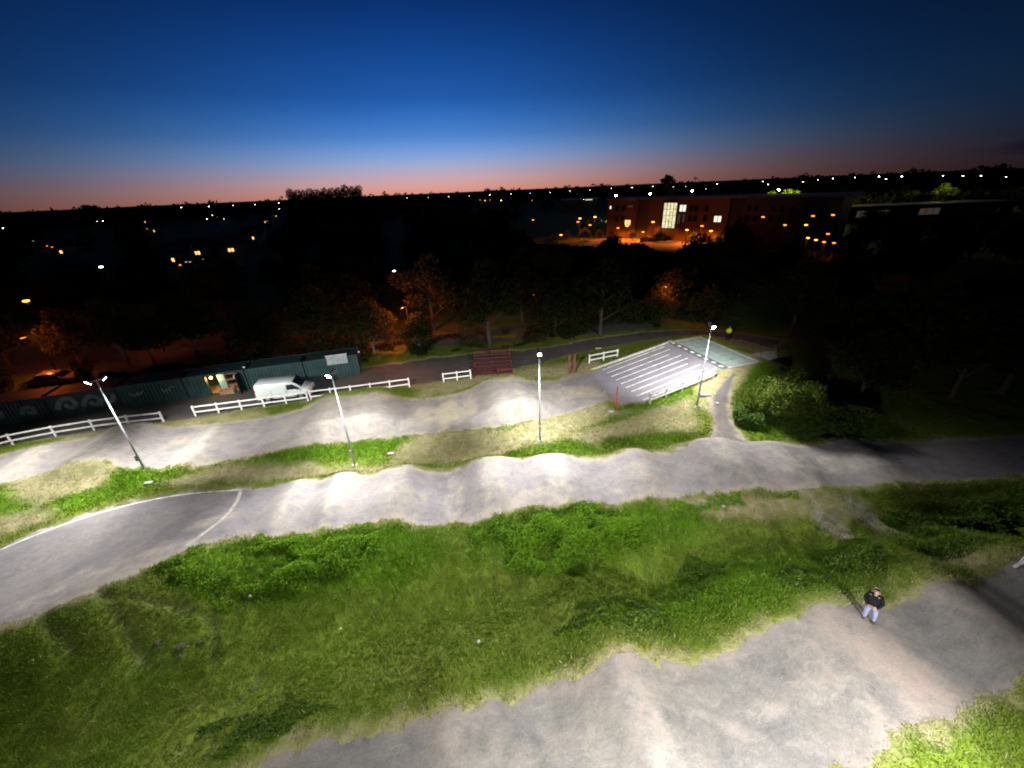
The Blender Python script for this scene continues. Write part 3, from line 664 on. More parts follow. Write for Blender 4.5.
swirl = [(0, .3), (.3, .9), (.9, 1.1), (1.2, .6), (.8, .2), (.5, .6)]
def sidx(px, py): # distance along the row at a pixel of its foot
    q = at(px, py, 0)-w0; return q.dot(wd)
so = sidx(228, 394)                                   # middle of the lit opening
s_r = sidx(361, 373)-CL; starts = [s_r-k*(CL+.12) for k in range(6, -1, -1)]
oc = min(max(so-starts[4], 1.8), CL-1.8)
container(cpos(starts[0]), wang, 'faded green container cut by the left edge of the picture', M_CONT2)
container(cpos(starts[1]), wang, 'faded green container with pale swirls at the far left of the row', M_CONT2, [(SC(swirl, 1.2, .6, .4), .36), (SC(swirl, .9, 3.2, .5), .34)])
container(cpos(starts[2]), wang, 'faded green container with pale swirling graffiti, below the leftmost floodlight head', M_CONT2, [(SC(swirl, 1.3, .5, .4), .4), (SC(swirl, 1.2, 2.4, .4), .38), (SC([(0, .2), (.4, 1), (.9, .3), (1.4, 1.1)], 1, 3.6, .4), .36)])
container(cpos(starts[3]), wang, 'dark green container with a pale scribble, left of the lit open store', M_CONT, [(SC([(0, .9), (.5, .3), (.9, 1.0), (.7, .4), (1.4, .9)], .8, .8, .7), .13), (SC([(0, .9), (.0, .3), (.7, .9), (.7, .3), (.7, .9), (1.3, 1.0)], .8, 3.4, .7), .10)])
store = container(cpos(starts[4]), wang, 'dark green container with its front open and warmly lit inside', M_CONT, None, (oc-1.5, oc+1.45))
for k in range(2): container(cpos(starts[5+k]), wang, ('dark green container behind the parked van', 'dark green container at the right end of the row, under the pale board')[k], M_CONT)
# open leaves and what the store holds
d = MB(); d.box((oc+1.47, -.62, 1.1), (.05, 1.1, 1.95), bev=.01); d.build('door', simple('black_green_door', (.012, .025, .026), .6), store)
d = MB(); d.box((oc-1.3, -.25, 1.1), (.05, .4, 1.95), bev=.01); d.build('door', M_CONT, store)
def inst(x, y, z): return cpos(starts[4])+Matrix.Rotation(wang, 3, 'Z') @ Vector((x+oc-3.15, y, 0))+Vector((0, 0, z+.03))
M_WARM = emit('warm_bulb', (1, .50, .10), 30)
q = inst(2.05, .35, 0)
bl = thing('work_lamp', 'warm glowing work lamp hung in the left corner of the open container', 'lamp', q, wang)
MB().tube([(0, 0, 1.8), (0, 0, 2.05)], .015, 6).build('cord', M_DARK, bl); MB().tube([(0, 0, 1.57), (0, 0, 1.63), (0, 0, 1.73), (0, 0, 1.8)], [.05, .11, .11, .05], 10).build('bulb', M_WARM, bl)
def point(loc, energy, col, r=.1):
    l = bpy.data.lights.new('lamp', 'POINT'); l.energy = energy; l.color = col; l.shadow_soft_size = r
    o = bpy.data.objects.new('lamp_light', l); COL.objects.link(o); o.location = loc; return o
point(inst(2.35, .45, 1.55), 60, (1, .55, .18), .1)
q = inst(2.75, .9, .13); o = thing('tall_locker', 'pale teal locker standing inside the lit open container', 'locker', q, wang)
MB().box((0, 0, .85), (.62, .5, 1.7), bev=.02).build('cabinet', simple('teal_locker', (.22, .42, .36), .5), o); MB().box((.0, -.26, .85), (.56, .02, 1.6)).build('door', simple('teal_door', (.26, .46, .40), .5), o); MB().box((.2, -.285, .9), (.03, .03, .16)).build('handle', M_DARK, o)
q = inst(3.65, 1.0, .13); o = thing('storage_shelf', 'wooden shelf unit inside the lit open container', 'shelf', q, wang)
for x in (-.6, .6): MB().box((x, 0, .95), (.06, .5, 1.9)).build('upright', M_INT, o)
for z in (.35, .95, 1.55): MB().box((0, 0, z), (1.14, .5, .05)).build('shelf_board', M_INT, o)
for x, z, c, n in ((-.3, .12, (.30, .16, .06), 'brown'), (.25, .12, (.10, .1, .11), 'black'), (.28, .99, (.55, .52, .48), 'white')):
    q = inst(3.65+x, .95, .13+(z if z > .2 else 0)+(.0)); t = thing('storage_crate', f'{n} storage crate on the {"middle shelf" if z > .5 else "bottom"} of the unit in the lit container', 'crate', q, wang)
    MB().box((0, 0, .15), (.42, .36, .28), bev=.02).build('crate_body', simple(n+'_crate', c, .6), t); MB().box((0, 0, .30), (.45, .39, .04), bev=.01).build('lid', simple(n+'_lid', tuple(x*.7 for x in c), .6), t)
q = inst(3.2, -.1, 0); o = thing('wooden_crate', 'wooden crate at the threshold of the lit open container', 'crate', q, wang)
m = MB()
for z in (.1, .26, .42): m.box((0, -.3, z), (1.2, .03, .12)); m.box((0, .3, z), (1.2, .03, .12)); m.box((-.6, 0, z), (.03, .57, .12)); m.box((.6, 0, z), (.03, .57, .12))
m.box((0, 0, .03), (1.15, .56, .03)); m.build('slats', M_INT, o)
# board and lamps on the row's right end
q = cpos(sidx(342, 374)); o = thing('pale_board', 'pale grey board with a lighter top edge standing on the right end container', 'board', (q.x, q.y, .03+CH), wang)
MB().box((0, -.13, -.25), (2.0, .08, .95), bev=.01).build('panel', simple('grey_panel', (.30, .34, .33), .6), o); MB().box((0, -.13, .28), (2.1, .2, .08), bev=.01).build('top_rail', M_WHITE, o)
for x in (-.9, .9): MB().tube([(x, -.08, .1), (x, .7, .03)], .03, 6).build('strut', M_GALV, o)
o.location.z = .03+CH+.0
for px, py, nm in ((248, 381, 'just right of the lit opening'), (354, 372, 'at the right end beside the pale board')):
    q = cpos(sidx(px, py)+1.0); o = thing('security_lamp', f'tiny white security lamp on the container roof {nm}', 'lamp', (q.x, q.y, .03+CH), wang, 'security lamps on the containers')
    MB().box((0, .1, .1), (.05, .05, .24)).build('bracket', M_DARK, o); MB().box((0, .02, .22), (.16, .1, .1)).build('lens', emit('cool_led', (.8, .95, 1), .5), o)

# dark red tiered stand
a, b = at(474, 379, 0), at(513, 376.5, 0); d = (b-a); ang = math.atan2(d.y, d.x); wst = d.length
o = thing('tiered_stand', 'dark red tiered metal stand with plank seats at the edge of the trees', 'stand', a, ang)
DP = 4.6
for k in range(7):
    y, z = .15+k*DP/7, .45+k*.16
    MB().box((wst/2, y, z), (wst, .34, .05)).build('seat_plank', M_MAROON, o)
    if k < 6: MB().box((wst/2, y+.32, z-.1), (wst, .26, .04)).build('foot_plank', M_MAROON, o)
for x in (.06, wst*.5, wst-.06):
    m = MB(); m.box((x, .15, .22), (.08, .08, .44)); m.box((x, DP, .7), (.08, .08, 1.4)); m.box((x, DP/2, .2), (.07, DP, .07)); m.box((x, DP*.5, .42), (.08, .08, .8)); m.build('frame', M_MAROON, o)
for x in (wst*.62, wst-.02):
    MB().box((x, -.1, .45), (.12, .1, .9)).build('front_post', M_MAROON, o)
MB().box((wst*.81, -.1, .86), (wst*.36, .06, .08)).build('front_rail', M_MAROON, o)
for px, py in ((569, 374), (574, 373.5)):
    q = atg(px, py); o = thing('rusty_post', ('left' if px < 572 else 'right')+' one of the two rusty red posts near the upper ramp fence', 'post', (q.x, q.y, hz(q.x, q.y)))
    MB().box((0, 0, 1.0), (.22, .16, 2.1), bev=.02).build('timber', M_RUST, o); MB().box((0, 0, 2.08), (.27, .2, .06), bev=.01).build('cap', M_RUST, o)
q = atg(615.5, 411); o = thing('red_post', 'bright red marker post at the foot of the striped ramp', 'post', (q.x, q.y, hz(q.x, q.y)))
MB().tube([(0, 0, -.2), (0, 0, 2.15)], .06, 10).build('shaft', M_REDPAINT, o, True); MB().tube([(0, 0, 2.15), (0, 0, 2.2)], [.075, .05], 10).build('cap', M_REDPAINT, o); MB().box((0, 0, .03), (.3, .3, .12)).build('footing', M_CONC, o)

# slabs and litter
def slab(px, py, z, dims, rz_, label, name='concrete_slab', cat='slab', m=M_CONC):
    q = atg(px, py); zz = float(gz(q.x, q.y)); zz = max(zz, hz(q.x, q.y)); dims = tuple(d_*.62 for d_ in dims)
    o = MB().box((0, 0, dims[2]/2), dims, bev=min(dims)*.2).build(name, m); o.location = (q.x, q.y, zz+.01); o.rotation_euler = (rad(3), rad(4), rz_); tag(o, label, cat)
slab(705, 396, .3, (1.5, .5, .22), .1, 'pale concrete slab beside the pole at the lower corner of the ramp')
slab(717, 404, .3, (.5, .35, .18), .5, 'small pale concrete block on the path near the start ramp')
slab(150, 485, .1, (.8, .4, .16), .3, 'pale slab in the grass near the leftmost floodlight pole')
slab(391, 455, .2, (.7, .4, .12), .2, 'pale slab lying in green grass right of the second pole')
slab(611, 413, .2, (.7, .45, .14), .3, 'pale slab beside the bright red marker post')
slab(605, 392, .2, (.5, .1, .03), .7, 'thin pale strip of litter at the foot of the ramp', 'litter', 'litter', M_WHITE)
slab(598, 349, .1, (1.2, .4, .2), .3, 'pale slab on the service road above the ramp')
def litter(px, py, z, s, label):
    q = at(px, py, z); v = []; 
    for k in range(7): a = k*2*math.pi/7; v.append((math.cos(a)*s*random.uniform(.5, 1), math.sin(a)*s*random.uniform(.4, .8), random.uniform(.02, .06)))
    v.append((0, 0, .1)); o = MB().add(v, [(k, (k+1) % 7, 7) for k in range(7)]).build('litter', M_CONC)
    o.location = (q.x, q.y, float(gz(q.x, q.y))+.1); tag(o, label, 'litter')
litter(481, 662, -.6, .13, 'scrap of pale litter in the middle of the grass slope')
litter(250, 596, 0, .16, 'scrap of pale litter by the leafy weeds')
litter(722, 511, 0, .15, 'white scrap of litter at the right end of the weeds')
litter(341, 632, -.5, .1, 'tiny white scrap in the lower grass')

# bent white hoop and mark at the right edge
q = atg(1021, 563); o = thing('white_hoop', 'bent white tubular hoop at the right edge of the near grass', 'hoop', (q.x, q.y, hz(q.x, q.y)), rad(20)); o.scale = (.6, .6, .7)
MB().tube([(-.35, 0, -.1), (-.35, 0, .35), (-.25, 0, .62), (.0, 0, .78), (.6, 0, .82), (1.1, 0, .82), (1.1, 0, -.1)], .04, 8).build('bar', M_WHITE, o, True)
MB().box((1.1, 0, .02), (.3, .3, .08), bev=.01).build('foot_plate', M_GALV, o)
tag(draped('track_mark', [tuple(at(*p, ZN+.3).to_2d()) for p in ((1010, 572), (1030, 566), (1050, 560))], .12, M_LINE, .05, 12), kind='structure')

# ------------------------------------------------------------------ people
def skin_fig(name, chains, m, parent, root_first=True, sub=2):
    """chains: lists of (x,y,z,rx,ry); shared points join them into one continuous surface"""
    vs = []; es = []; rr = []; key = {}
    for ch in chains:
        prev = None
        for p in ch:
            k = tuple(round(c, 4) for c in p[:3])
            if k not in key: key[k] = len(vs); vs.append(p[:3]); rr.append((p[3], p[4] if len(p) > 4 else p[3]))
            if prev is not None: es.append((prev, key[k]))
            prev = key[k]
    me = bpy.data.meshes.new(name); me.from_pydata(vs, es, []); me.update(); me.materials.append(m)
    o = bpy.data.objects.new(name, me); COL.objects.link(o); o.parent = parent
    md = o.modifiers.new('skin', 'SKIN'); md.use_smooth_shade = True
    if not me.skin_vertices: 
        raise RuntimeError('no skin layer')
    for i, d_ in enumerate(me.skin_vertices[0].data): d_.radius = rr[i]; d_.use_root = (i == 0)
    s = o.modifiers.new('sub', 'SUBSURF'); s.levels = s.render_levels = sub
    return o
def person(loc, ang, label, skin, jacket, trousers, shoes, hair, cap=None, height=1.8):
    r = thing('person', label, 'person', loc, ang); k = height/1.8; r.scale = (k, k, k)
    ms = simple('skin_tone', skin, .6, 0, .08); pel = (0, 0, .98, .14, .11)
    body = [[pel, (0, 0, 1.15, .13, .10), (0, 0, 1.33, .15, .11), (0, .0, 1.47, .09, .08), (0, -.01, 1.54, .055), (0, -.02, 1.60, .07, .075), (0, -.03, 1.68, .08, .098), (0, -.025, 1.76, .06, .08)]]
    hands = []
    for s in (-1, 1):
        sh_ = (s*.18, 0, 1.43, .06); el = (s*.255, .05, 1.16, .047); wr = (s*.15, -.22, 1.10, .032); pm = (s*.10, -.29, 1.10, .034, .02)
        body.append([(0, 0, 1.33, .15, .11), sh_, el, wr, pm])
        body.append([pel, (s*.10, 0, .90, .10), (s*.13, -.03, .52, .065), (s*.14, .02, .12, .043), (s*.15, .0, .06, .045), (s*.17, -.12, .04, .035)])
        for j in range(4):
            b0 = Vector((s*.085, -.31, 1.13-.02*j)); ln = (.05, .058, .054, .042)[j]
            hands.append([(s*.10, -.29, 1.10, .034, .02), (*b0, .009), (*(b0+Vector((-s*ln*.6, -ln*.5, -.005))), .0085), (*(b0+Vector((-s*ln*1.2, -ln*.1, -.015))), .007)])
        hands.append([(s*.13, -.25, 1.10, .024), (s*.11, -.27, 1.145, .011), (s*.085, -.29, 1.165, .009)])
    # hands continue from the palm so that the body stays one surface
    for h in hands:
        if h[0][:3] == (h[0][0], -.25, 1.10):
            h[0] = (h[0][0]/.13*.10, -.29, 1.10, .034, .02)
    skin_fig('body', body+hands, ms, r, sub=1)
    # face: nose, ears, eyes, mouth in one child
    f = MB()
    f.tube([(0, -.12, 1.70), (0, -.145, 1.665), (0, -.12, 1.655)], [.008, .016, .012], 6)
    f.build('nose', ms, r, True)
    for s in (-1, 1):
        MB().tube([(s*.082, -.02, 1.70), (s*.094, -.01, 1.69), (s*.086, -.01, 1.655)], [.012, .016, .010], 6).build('ear', ms, r, True)
        MB().tube([(s*.03, -.110, 1.695), (s*.03, -.122, 1.695)], [.014, .006], 8).build('eye', M_DARK, r)
    MB().box((0, -.117, 1.63), (.045, .012, .01)).build('mouth', simple('lips', (.35, .12, .1), .6), r)
    if cap is None: skin_fig('hair', [[(0, .0, 1.735, .085, .09), (0, .01, 1.775, .075, .085)], [(0, .0, 1.735, .085, .09), (0, .05, 1.68, .075, .05)]], simple('hair_tone', hair, .7), r)
    else: skin_fig('cap', [[(0, .0, 1.76, .092, .1), (0, .005, 1.80, .07, .08)], [(0, .0, 1.76, .092, .1), (0, -.13, 1.75, .075, .012)]], simple('cap_cloth', cap, .8), r)
    jk = [[(0, .0, .93, .19, .15), (0, 0, 1.1, .18, .14), (0, 0, 1.3, .185, .14), (0, .0, 1.43, .15, .12), (0, .0, 1.50, .092, .09), (0, -.01, 1.545, .078, .078)]]
    for s in (-1, 1): jk.append([(0, 0, 1.3, .185, .14), (s*.18, 0, 1.44, .105), (s*.235, .02, 1.27, .08), (s*.255, .05, 1.15, .075), (s*.20, -.11, 1.12, .06), (s*.155, -.215, 1.10, .05), (s*.115, -.265, 1.10, .042)])
    skin_fig('jacket', jk, simple('jacket_cloth', jacket, .95, 0, .2, 5, .05), r)
    tr = [[(0, 0, .97, .165, .13), (0, 0, .90, .15, .125)]]
    for s in (-1, 1): tr.append([(0, 0, .97, .165, .13), (s*.10, 0, .84, .115), (s*.13, -.03, .52, .088), (s*.14, .01, .28, .078), (s*.145, .02, .10, .075)])
    skin_fig('trousers', tr, simple('trouser_cloth', trousers, .85, 0, .15, 5), r)
    for s in (-1, 1): skin_fig('shoe', [[(s*.145, .04, .06, .062, .055), (s*.155, -.05, .05, .052, .045), (s*.17, -.15, .04, .045, .035)]], simple('shoe_leather', shoes, .6), r)
    return r
q = atg(868, 620.5); pz = hz(q.x, q.y)+.03
man = person((q.x, q.y, pz), rad(-50), 'person in black jacket and pale blue jeans standing on the near track', (.24, .145, .105), (.008, .009, .012), (.15, .172, .26), (.02, .02, .022), (.12, .08, .05), height=1.72)
man.rotation_euler = (Matrix.Rotation(rad(-9), 3, 'Y') @ Matrix.Rotation(rad(-50), 3, 'Z')).to_euler()
q = atg(727, 341); person((q.x, q.y, hz(q.x, q.y)+.02), rad(-20), 'person in a bright yellow green jacket standing in the dark beyond the start platform', (.4, .26, .2), (.62, .78, .04), (.01, .012, .02), (.02, .02, .02), (.03, .02, .02), height=1.8)

# ------------------------------------------------------------------ grass and leafy weeds
def visible(x, y, margin=40):
    f = y*math.cos(PITCH)+CAM_Z*math.sin(PITCH); u = y*math.sin(PITCH)-CAM_Z*math.cos(PITCH)
    a, b = F_PX*x/f, F_PX*u/f; c, s = math.cos(ROLL), math.sin(ROLL)
    px, py = 512+c*a-s*b, 384-(s*a+c*b)
    return (px > -margin) & (px < 1024+margin) & (py > 300) & (py < 768+margin)
def sample_cov(x, y):
    i = np.clip(np.searchsorted(gx, x)-1, 0, nx-2); j = np.clip(np.searchsorted(gy, y)-1, 0, ny-2)
    return cov.reshape(ny, nx, 4)[j, i], sdj.reshape(sh)[j, i]
def grass(n):
    x = RNG.uniform(-42, 34, n*8); y = RNG.uniform(4, 44, n*8)
    c, s = sample_cov(x, y)
    dens = .35+.9*fbm(x*.5, y*.5, 1, 3)
    keep = visible(x, y) & (s > -.22) & (RNG.rand(x.size) < dens*np.clip(26/np.hypot(x, y), .25, 1)) & (RNG.rand(x.size) > c[:, 1]*.8) & (RNG.rand(x.size) > c[:, 0]*.45)
    x, y, c, s = (q[keep][:n] for q in (x, y, c, s)); m = x.size; B = 5
    z = gz(x, y)
    X_ = np.repeat(x, B)+RNG.normal(0, .07, m*B); Y_ = np.repeat(y, B)+RNG.normal(0, .07, m*B); Z_ = np.repeat(z, B)-.03
    hgt = np.repeat((.05+.12*fbm(x*.35, y*.35, 6, 3)*(.5+c[:, 2]))*(1-.3*c[:, 0]), B)*RNG.uniform(.5, 1.35, m*B)
    stalk = RNG.rand(m*B) < .005; hgt = np.where(stalk, hgt*1.8+.06, hgt)
    a = RNG.uniform(0, 2*np.pi, m*B); w = RNG.uniform(.012, .026, m*B); ln = RNG.uniform(.2, .9, m*B)*hgt; la = RNG.uniform(0, 2*np.pi, m*B)
    v = np.empty((m*B, 3, 3)); dx, dy = np.cos(a)*w, np.sin(a)*w
    v[:, 0] = np.c_[X_-dx, Y_-dy, Z_]; v[:, 1] = np.c_[X_+dx, Y_+dy, Z_]; v[:, 2] = np.c_[X_+np.cos(la)*ln, Y_+np.sin(la)*ln, Z_+hgt+.03]
    ca_ = np.repeat(c, B, 0); ca_[:, 0] = np.clip(ca_[:, 0]*.9+((RNG.rand(m*B) < .07) | stalk)*.6, 0, 1); ca_ = np.repeat(ca_, 3, 0)
    me = np_mesh('grass', v.reshape(-1, 3), np.arange(m*B*3).reshape(-1, 3), {'cover': ca_})
    return tag(link_mesh('grass', me, M_BLADE), 'green and straw coloured grass growing between the tracks', 'grass', kind='stuff')
grass(150000)
def leaf_cloud(cx, size, rng=RNG, up=.5):
    """one diamond leaf per centre, random facing that leans up"""
    n = len(cx); nrm = rng.normal(0, 1, (n, 3)); nrm[:, 2] = np.abs(nrm[:, 2])+up; nrm /= np.linalg.norm(nrm, axis=1)[:, None]
    t = np.cross(nrm, rng.normal(0, 1, (n, 3))); t /= np.linalg.norm(t, axis=1)[:, None]+1e-9; b = np.cross(nrm, t)
    s = (size*rng.uniform(.6, 1.3, n))[:, None]; v = np.empty((n, 4, 3))
    v[:, 0] = cx-t*s; v[:, 1] = cx-b*s*.55+nrm*s*.12; v[:, 2] = cx+t*s-nrm*s*.1; v[:, 3] = cx+b*s*.55+nrm*s*.12
    return v.reshape(-1, 3), np.arange(n*4).reshape(-1, 4)
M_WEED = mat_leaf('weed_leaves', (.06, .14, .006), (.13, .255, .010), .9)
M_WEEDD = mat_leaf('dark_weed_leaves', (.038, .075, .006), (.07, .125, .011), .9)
def weeds(name, poly, n, label, m, hmax=.55, size=.058):
    P = pxpoly(poly); lo, hi = P.min(0)-1.3, P.max(0)+1.3
    x = RNG.uniform(lo[0], hi[0], n*10); y = RNG.uniform(lo[1], hi[1], n*10); d = -sdf(P, x, y)+(fbm(x*.8, y*.8, 2, 4)-.5)*1.5
    cl = fbm(x*.75, y*.75, 0, 4); _, s = sample_cov(x, y)
    keep = (d > 0) & (RNG.rand(x.size) < sstep(.36, .62, cl)) & (s > .05); x, y, d, cl = (q[keep][:int(n*1.9)] for q in (x, y, d, cl))
    top = hmax*1.05*sstep(.35, .7, cl)*sstep(0, 1.4, d)+.04; z = gz(x, y)+top*np.sqrt(RNG.rand(x.size))
    v, f = leaf_cloud(np.c_[x, y, z], size)
    return tag(link_mesh(name, np_mesh(name, v, f), m), label, 'weeds', kind='stuff')
weeds('weed_bank', [(150, 585), (205, 552), (260, 543), (350, 530), (420, 526), (432, 538), (390, 560), (330, 590), (250, 605), (170, 600)], 9000, 'bright leafy weeds on the bank below the left half of the middle track', M_WEED, .55)
weeds('weed_bank', [(468, 530), (500, 518), (580, 508), (660, 503), (705, 510), (690, 535), (600, 565), (500, 572), (468, 550)], 11000, 'dark green leafy weeds on the bank below the middle of the track', M_WEED, .7)
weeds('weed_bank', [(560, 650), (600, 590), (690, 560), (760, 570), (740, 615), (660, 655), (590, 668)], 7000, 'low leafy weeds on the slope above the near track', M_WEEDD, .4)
weeds('weed_bank', [(690, 500), (740, 495), (745, 508), (700, 510)], 900, 'small tuft of weeds at the lower edge of the track, right of centre', M_WEED, .5)
weeds('weed_bank', [(765, 493), (800, 491), (798, 502), (770, 504)], 700, 'small tuft of weeds at the lower edge of the track, further right', M_WEED, .5)
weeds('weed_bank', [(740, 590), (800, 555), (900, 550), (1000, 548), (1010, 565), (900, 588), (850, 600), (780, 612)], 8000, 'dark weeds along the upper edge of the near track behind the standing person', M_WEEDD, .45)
weeds('weed_bank', [(890, 520), (940, 505), (1030, 490), (1100, 490), (1090, 540), (980, 552), (920, 545)], 9000, 'dark undergrowth added in the shadowed hollow at the right edge', M_WEEDD, .9, .09)
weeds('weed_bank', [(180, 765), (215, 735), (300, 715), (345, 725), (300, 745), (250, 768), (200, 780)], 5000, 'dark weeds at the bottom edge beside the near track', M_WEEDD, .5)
weeds('weed_bank', [(118, 470), (160, 467), (165, 482), (120, 486)], 700, 'dark weeds round the foot of the leftmost floodlight pole', M_WEED, .4)
weeds('weed_bank', [(482, 425), (520, 418), (530, 432), (490, 436)], 700, 'small green weed patch left of the middle floodlight pole', M_WEED, .35)
# brown earth with stones where the bank has slipped
q = at(180, 648, -.3)
for k in range(9):
    a = random.uniform(0, 6.28); rr_ = random.uniform(0, .9); x, y = q.x+math.cos(a)*rr_, q.y+math.sin(a)*rr_*.6; s = random.uniform(.06, .17)
    m = MB(); v = []; n_ = 7
    for j, (zz, w_) in enumerate(((-.3, .8), (.3, 1), (.8, .55))): v += [(math.cos(t*2*math.pi/n_)*w_*s*random.uniform(.7, 1.15), math.sin(t*2*math.pi/n_)*w_*s*random.uniform(.7, 1.15), zz*s) for t in range(n_)]
    fs = [(j*n_+t, j*n_+(t+1) % n_, (j+1)*n_+(t+1) % n_, (j+1)*n_+t) for j in range(2) for t in range(n_)]+[tuple(range(2*n_, 3*n_))]
    o = m.add(v, fs).build('stone', simple('brown_stone', (.05, .044, .022), .9, 0, .3, 6) if k == 0 else bpy.data.materials['brown_stone']); o.location = (x, y, float(gz(x, y))+.02)
    tag(o, 'brown lump of earth or stone in the slipped patch of the left bank', 'stone', 'stones in the slipped bank')

# ------------------------------------------------------------------ shrubs and trees
def crown_pts(rng, n, blobs_):
    out = []
    w = np.array([b[3]**2 for b in blobs_]); cnt = (n*w/w.sum()).astype(int)
    for (cx, cy, cz, r, fl), c in zip(blobs_, cnt):
        d = rng.normal(0, 1, (c, 3)); d /= np.linalg.norm(d, axis=1)[:, None]; rr_ = r*rng.uniform(.35, 1, c)**.45
        rr_ = rr_*(.75+.5*vnoise(d[:, 0]*2.3+cx*3+9, d[:, 1]*2.3+d[:, 2]*2+cy*3+9, 3))
        out.append(d*rr_[:, None]*np.array([1, 1, fl])+np.array([cx, cy, cz]))
    return np.vstack(out)
M_SHRUB = mat_leaf('shrub_leaves', (.04, .068, .007), (.095, .135, .015), .8)
M_SHRUB2 = mat_leaf('bright_shrub_leaves', (.04, .085, .016), (.07, .12, .02), .8)
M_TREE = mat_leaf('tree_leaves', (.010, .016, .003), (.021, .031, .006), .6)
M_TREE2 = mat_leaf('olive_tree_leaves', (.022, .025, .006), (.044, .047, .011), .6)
def shrub(px, py, label, blobs_, n, m, size=.1, stems=7):
    p = at(px, py, .2); r = thing('shrub', label, 'shrub', (p.x, p.y, hz(p.x, p.y)))
    rng = np.random.RandomState(int(px)); v, f = leaf_cloud(crown_pts(rng, n, blobs_), size, rng)
    link_mesh('crown', np_mesh('crown', v, f), m, r)
    s = MB()
    for k in range(stems):
        b = blobs_[k % len(blobs_)]; s.tube([(b[0]*.5, b[1]*.5, -.2), (b[0]*.8, b[1]*.8, b[2]*.5), (b[0]+random.uniform(-.3, .3), b[1], b[2]+b[3]*.5)], [.06, .04, .012], 6)
    s.build('stems', M_BARK, r)
rb = random.Random(3)
B1 = [(rb.uniform(-2.5, 1.8), rb.uniform(-1.4, 1.7), rb.uniform(.6, 2.9), rb.uniform(.9, 1.3), .9) for _ in range(24)]+[(rb.uniform(-2.4, 2.2), -1.5, rb.uniform(.4, 1.0), .9, .9) for _ in range(6)]
shrub(784, 420, 'large rounded olive shrub beside the path, right of the start ramp', B1, 46000, M_SHRUB, .072)
B2 = [(rb.uniform(-2.2, 2.2), rb.uniform(-1.0, 1.0), rb.uniform(.3, 1.1), rb.uniform(.6, .9), .8) for _ in range(12)]
shrub(838, 420, 'broad dim shrub fading into the dark behind the large rounded one', B2, 9000, M_SHRUB, .1)
B3 = [(rb.uniform(-2.6, 2.6), rb.uniform(-.5, .5), rb.uniform(.2, .8), rb.uniform(.5, .8), .7) for _ in range(14)]
shrub(828, 433, 'low bright green shrubs along the upper edge of the track, below the large rounded one', B3, 8000, M_SHRUB2, .085)
B4 = [(rb.uniform(-.7, .7), rb.uniform(-.5, .5), rb.uniform(.3, .9), rb.uniform(.4, .6), .9) for _ in range(6)]
shrub(745, 424, 'small green shrub at the path side of the large rounded one', B4, 3500, M_SHRUB2, .08)

def tree_mesh(seed, h, spread, n, leaf, trunk_r=.16, clear=.28, tall=1.0):
    rng = np.random.RandomState(seed); rr_ = random.Random(seed); t = MB()
    top = h*.8; bend = [(0, 0, -.3), (rr_.uniform(-.15, .15), rr_.uniform(-.15, .15), h*.25), (rr_.uniform(-.3, .3), rr_.uniform(-.3, .3), h*.55), (rr_.uniform(-.4, .4), rr_.uniform(-.4, .4), top)]
    t.tube(bend, [trunk_r*1.3, trunk_r, trunk_r*.6, .03], 8)
    bl_ = []
    for k in range(11):
        a = k*2.4+rr_.uniform(-.4, .4); z0 = h*(clear+.5*k/11); ln = spread*rr_.uniform(.55, 1)*(1-.45*k/11)
        z1 = min(z0+ln*.55*tall+h*.05, h*.95); e_ = (math.cos(a)*ln, math.sin(a)*ln, z1)
        t.tube([(0, 0, z0), (e_[0]*.5, e_[1]*.5, z0+(z1-z0)*.6), e_], [trunk_r*.45, trunk_r*.28, .015], 5)
        r = spread*rr_.uniform(.30, .45); bl_.append((*e_, r, .75)); bl_.append((e_[0]*.55, e_[1]*.55, z1+.2, r*.8, .8))
    bl_ += [(rr_.uniform(-.4, .4), rr_.uniform(-.4, .4), h-spread*.35, spread*.4, .9), (0, 0, h*.7, spread*.42, .9)]
    v, f = leaf_cloud(crown_pts(rng, n, bl_), leaf, rng, .2)
    tm = bpy.data.meshes.new('trunk'); tm.from_pydata(t.v, [], t.f); tm.update()
    return tm, np_mesh('crown', v, f)
LIGHTS_PX = []   # filled below: trees keep clear of the lines of sight to the far lamps
FARL = dict(
  white_left=[(3, 228), (103, 221), (97, 221.5), (34, 224), (181, 207.5), (209, 206.5), (212, 215), (207, 219), (224, 219), (233, 205.5), (255, 204.5), (279, 203), (279, 209), (358, 201), (46, 241)],
  white_mid=[(407, 198), (428, 197.5), (449, 196.5), (469, 196), (490, 195), (511, 194), (530, 193.5), (550, 192.5), (570, 191), (590, 190)],
  white_mid_right=[(611, 188.5), (632, 187.5), (653, 186.5), (673, 187), (686, 186.5), (706, 189), (717, 184), (763, 181.5), (768, 184.5)],
  white_right=[(803, 182), (818, 180), (833, 178.5), (855, 177.5), (879, 176.5), (886, 179), (902, 176.5), (943, 176), (963, 176), (981, 176), (1006, 177)],
  bright=[(616, 195.5), (650, 194), (692, 191), (583, 199), (779, 190)],
  orange_far=[(480, 200), (485, 200.5), (490, 200), (501, 200.5), (532, 200.5), (533, 220)],
  school=[(578, 222), (580, 218.5), (595, 217), (590, 225), (618, 228), (627, 226), (643, 232), (653, 222), (687, 230), (702, 226), (711, 231), (666, 249), (561, 235)],
  right_car_park=[(785, 225), (806, 225), (808, 238), (816, 240), (824, 242), (834, 243), (833, 215), (813, 216), (828, 234), (763, 217)],
  houses=[(231, 250), (197, 253), (173, 260), (145, 222), (154, 231), (61, 252), (253, 238), (265, 222), (276, 216), (55, 248)],
  single=[(101, 267), (26, 301), (394, 271)])
ALL_L = [p for k in FARL.values() for p in k]
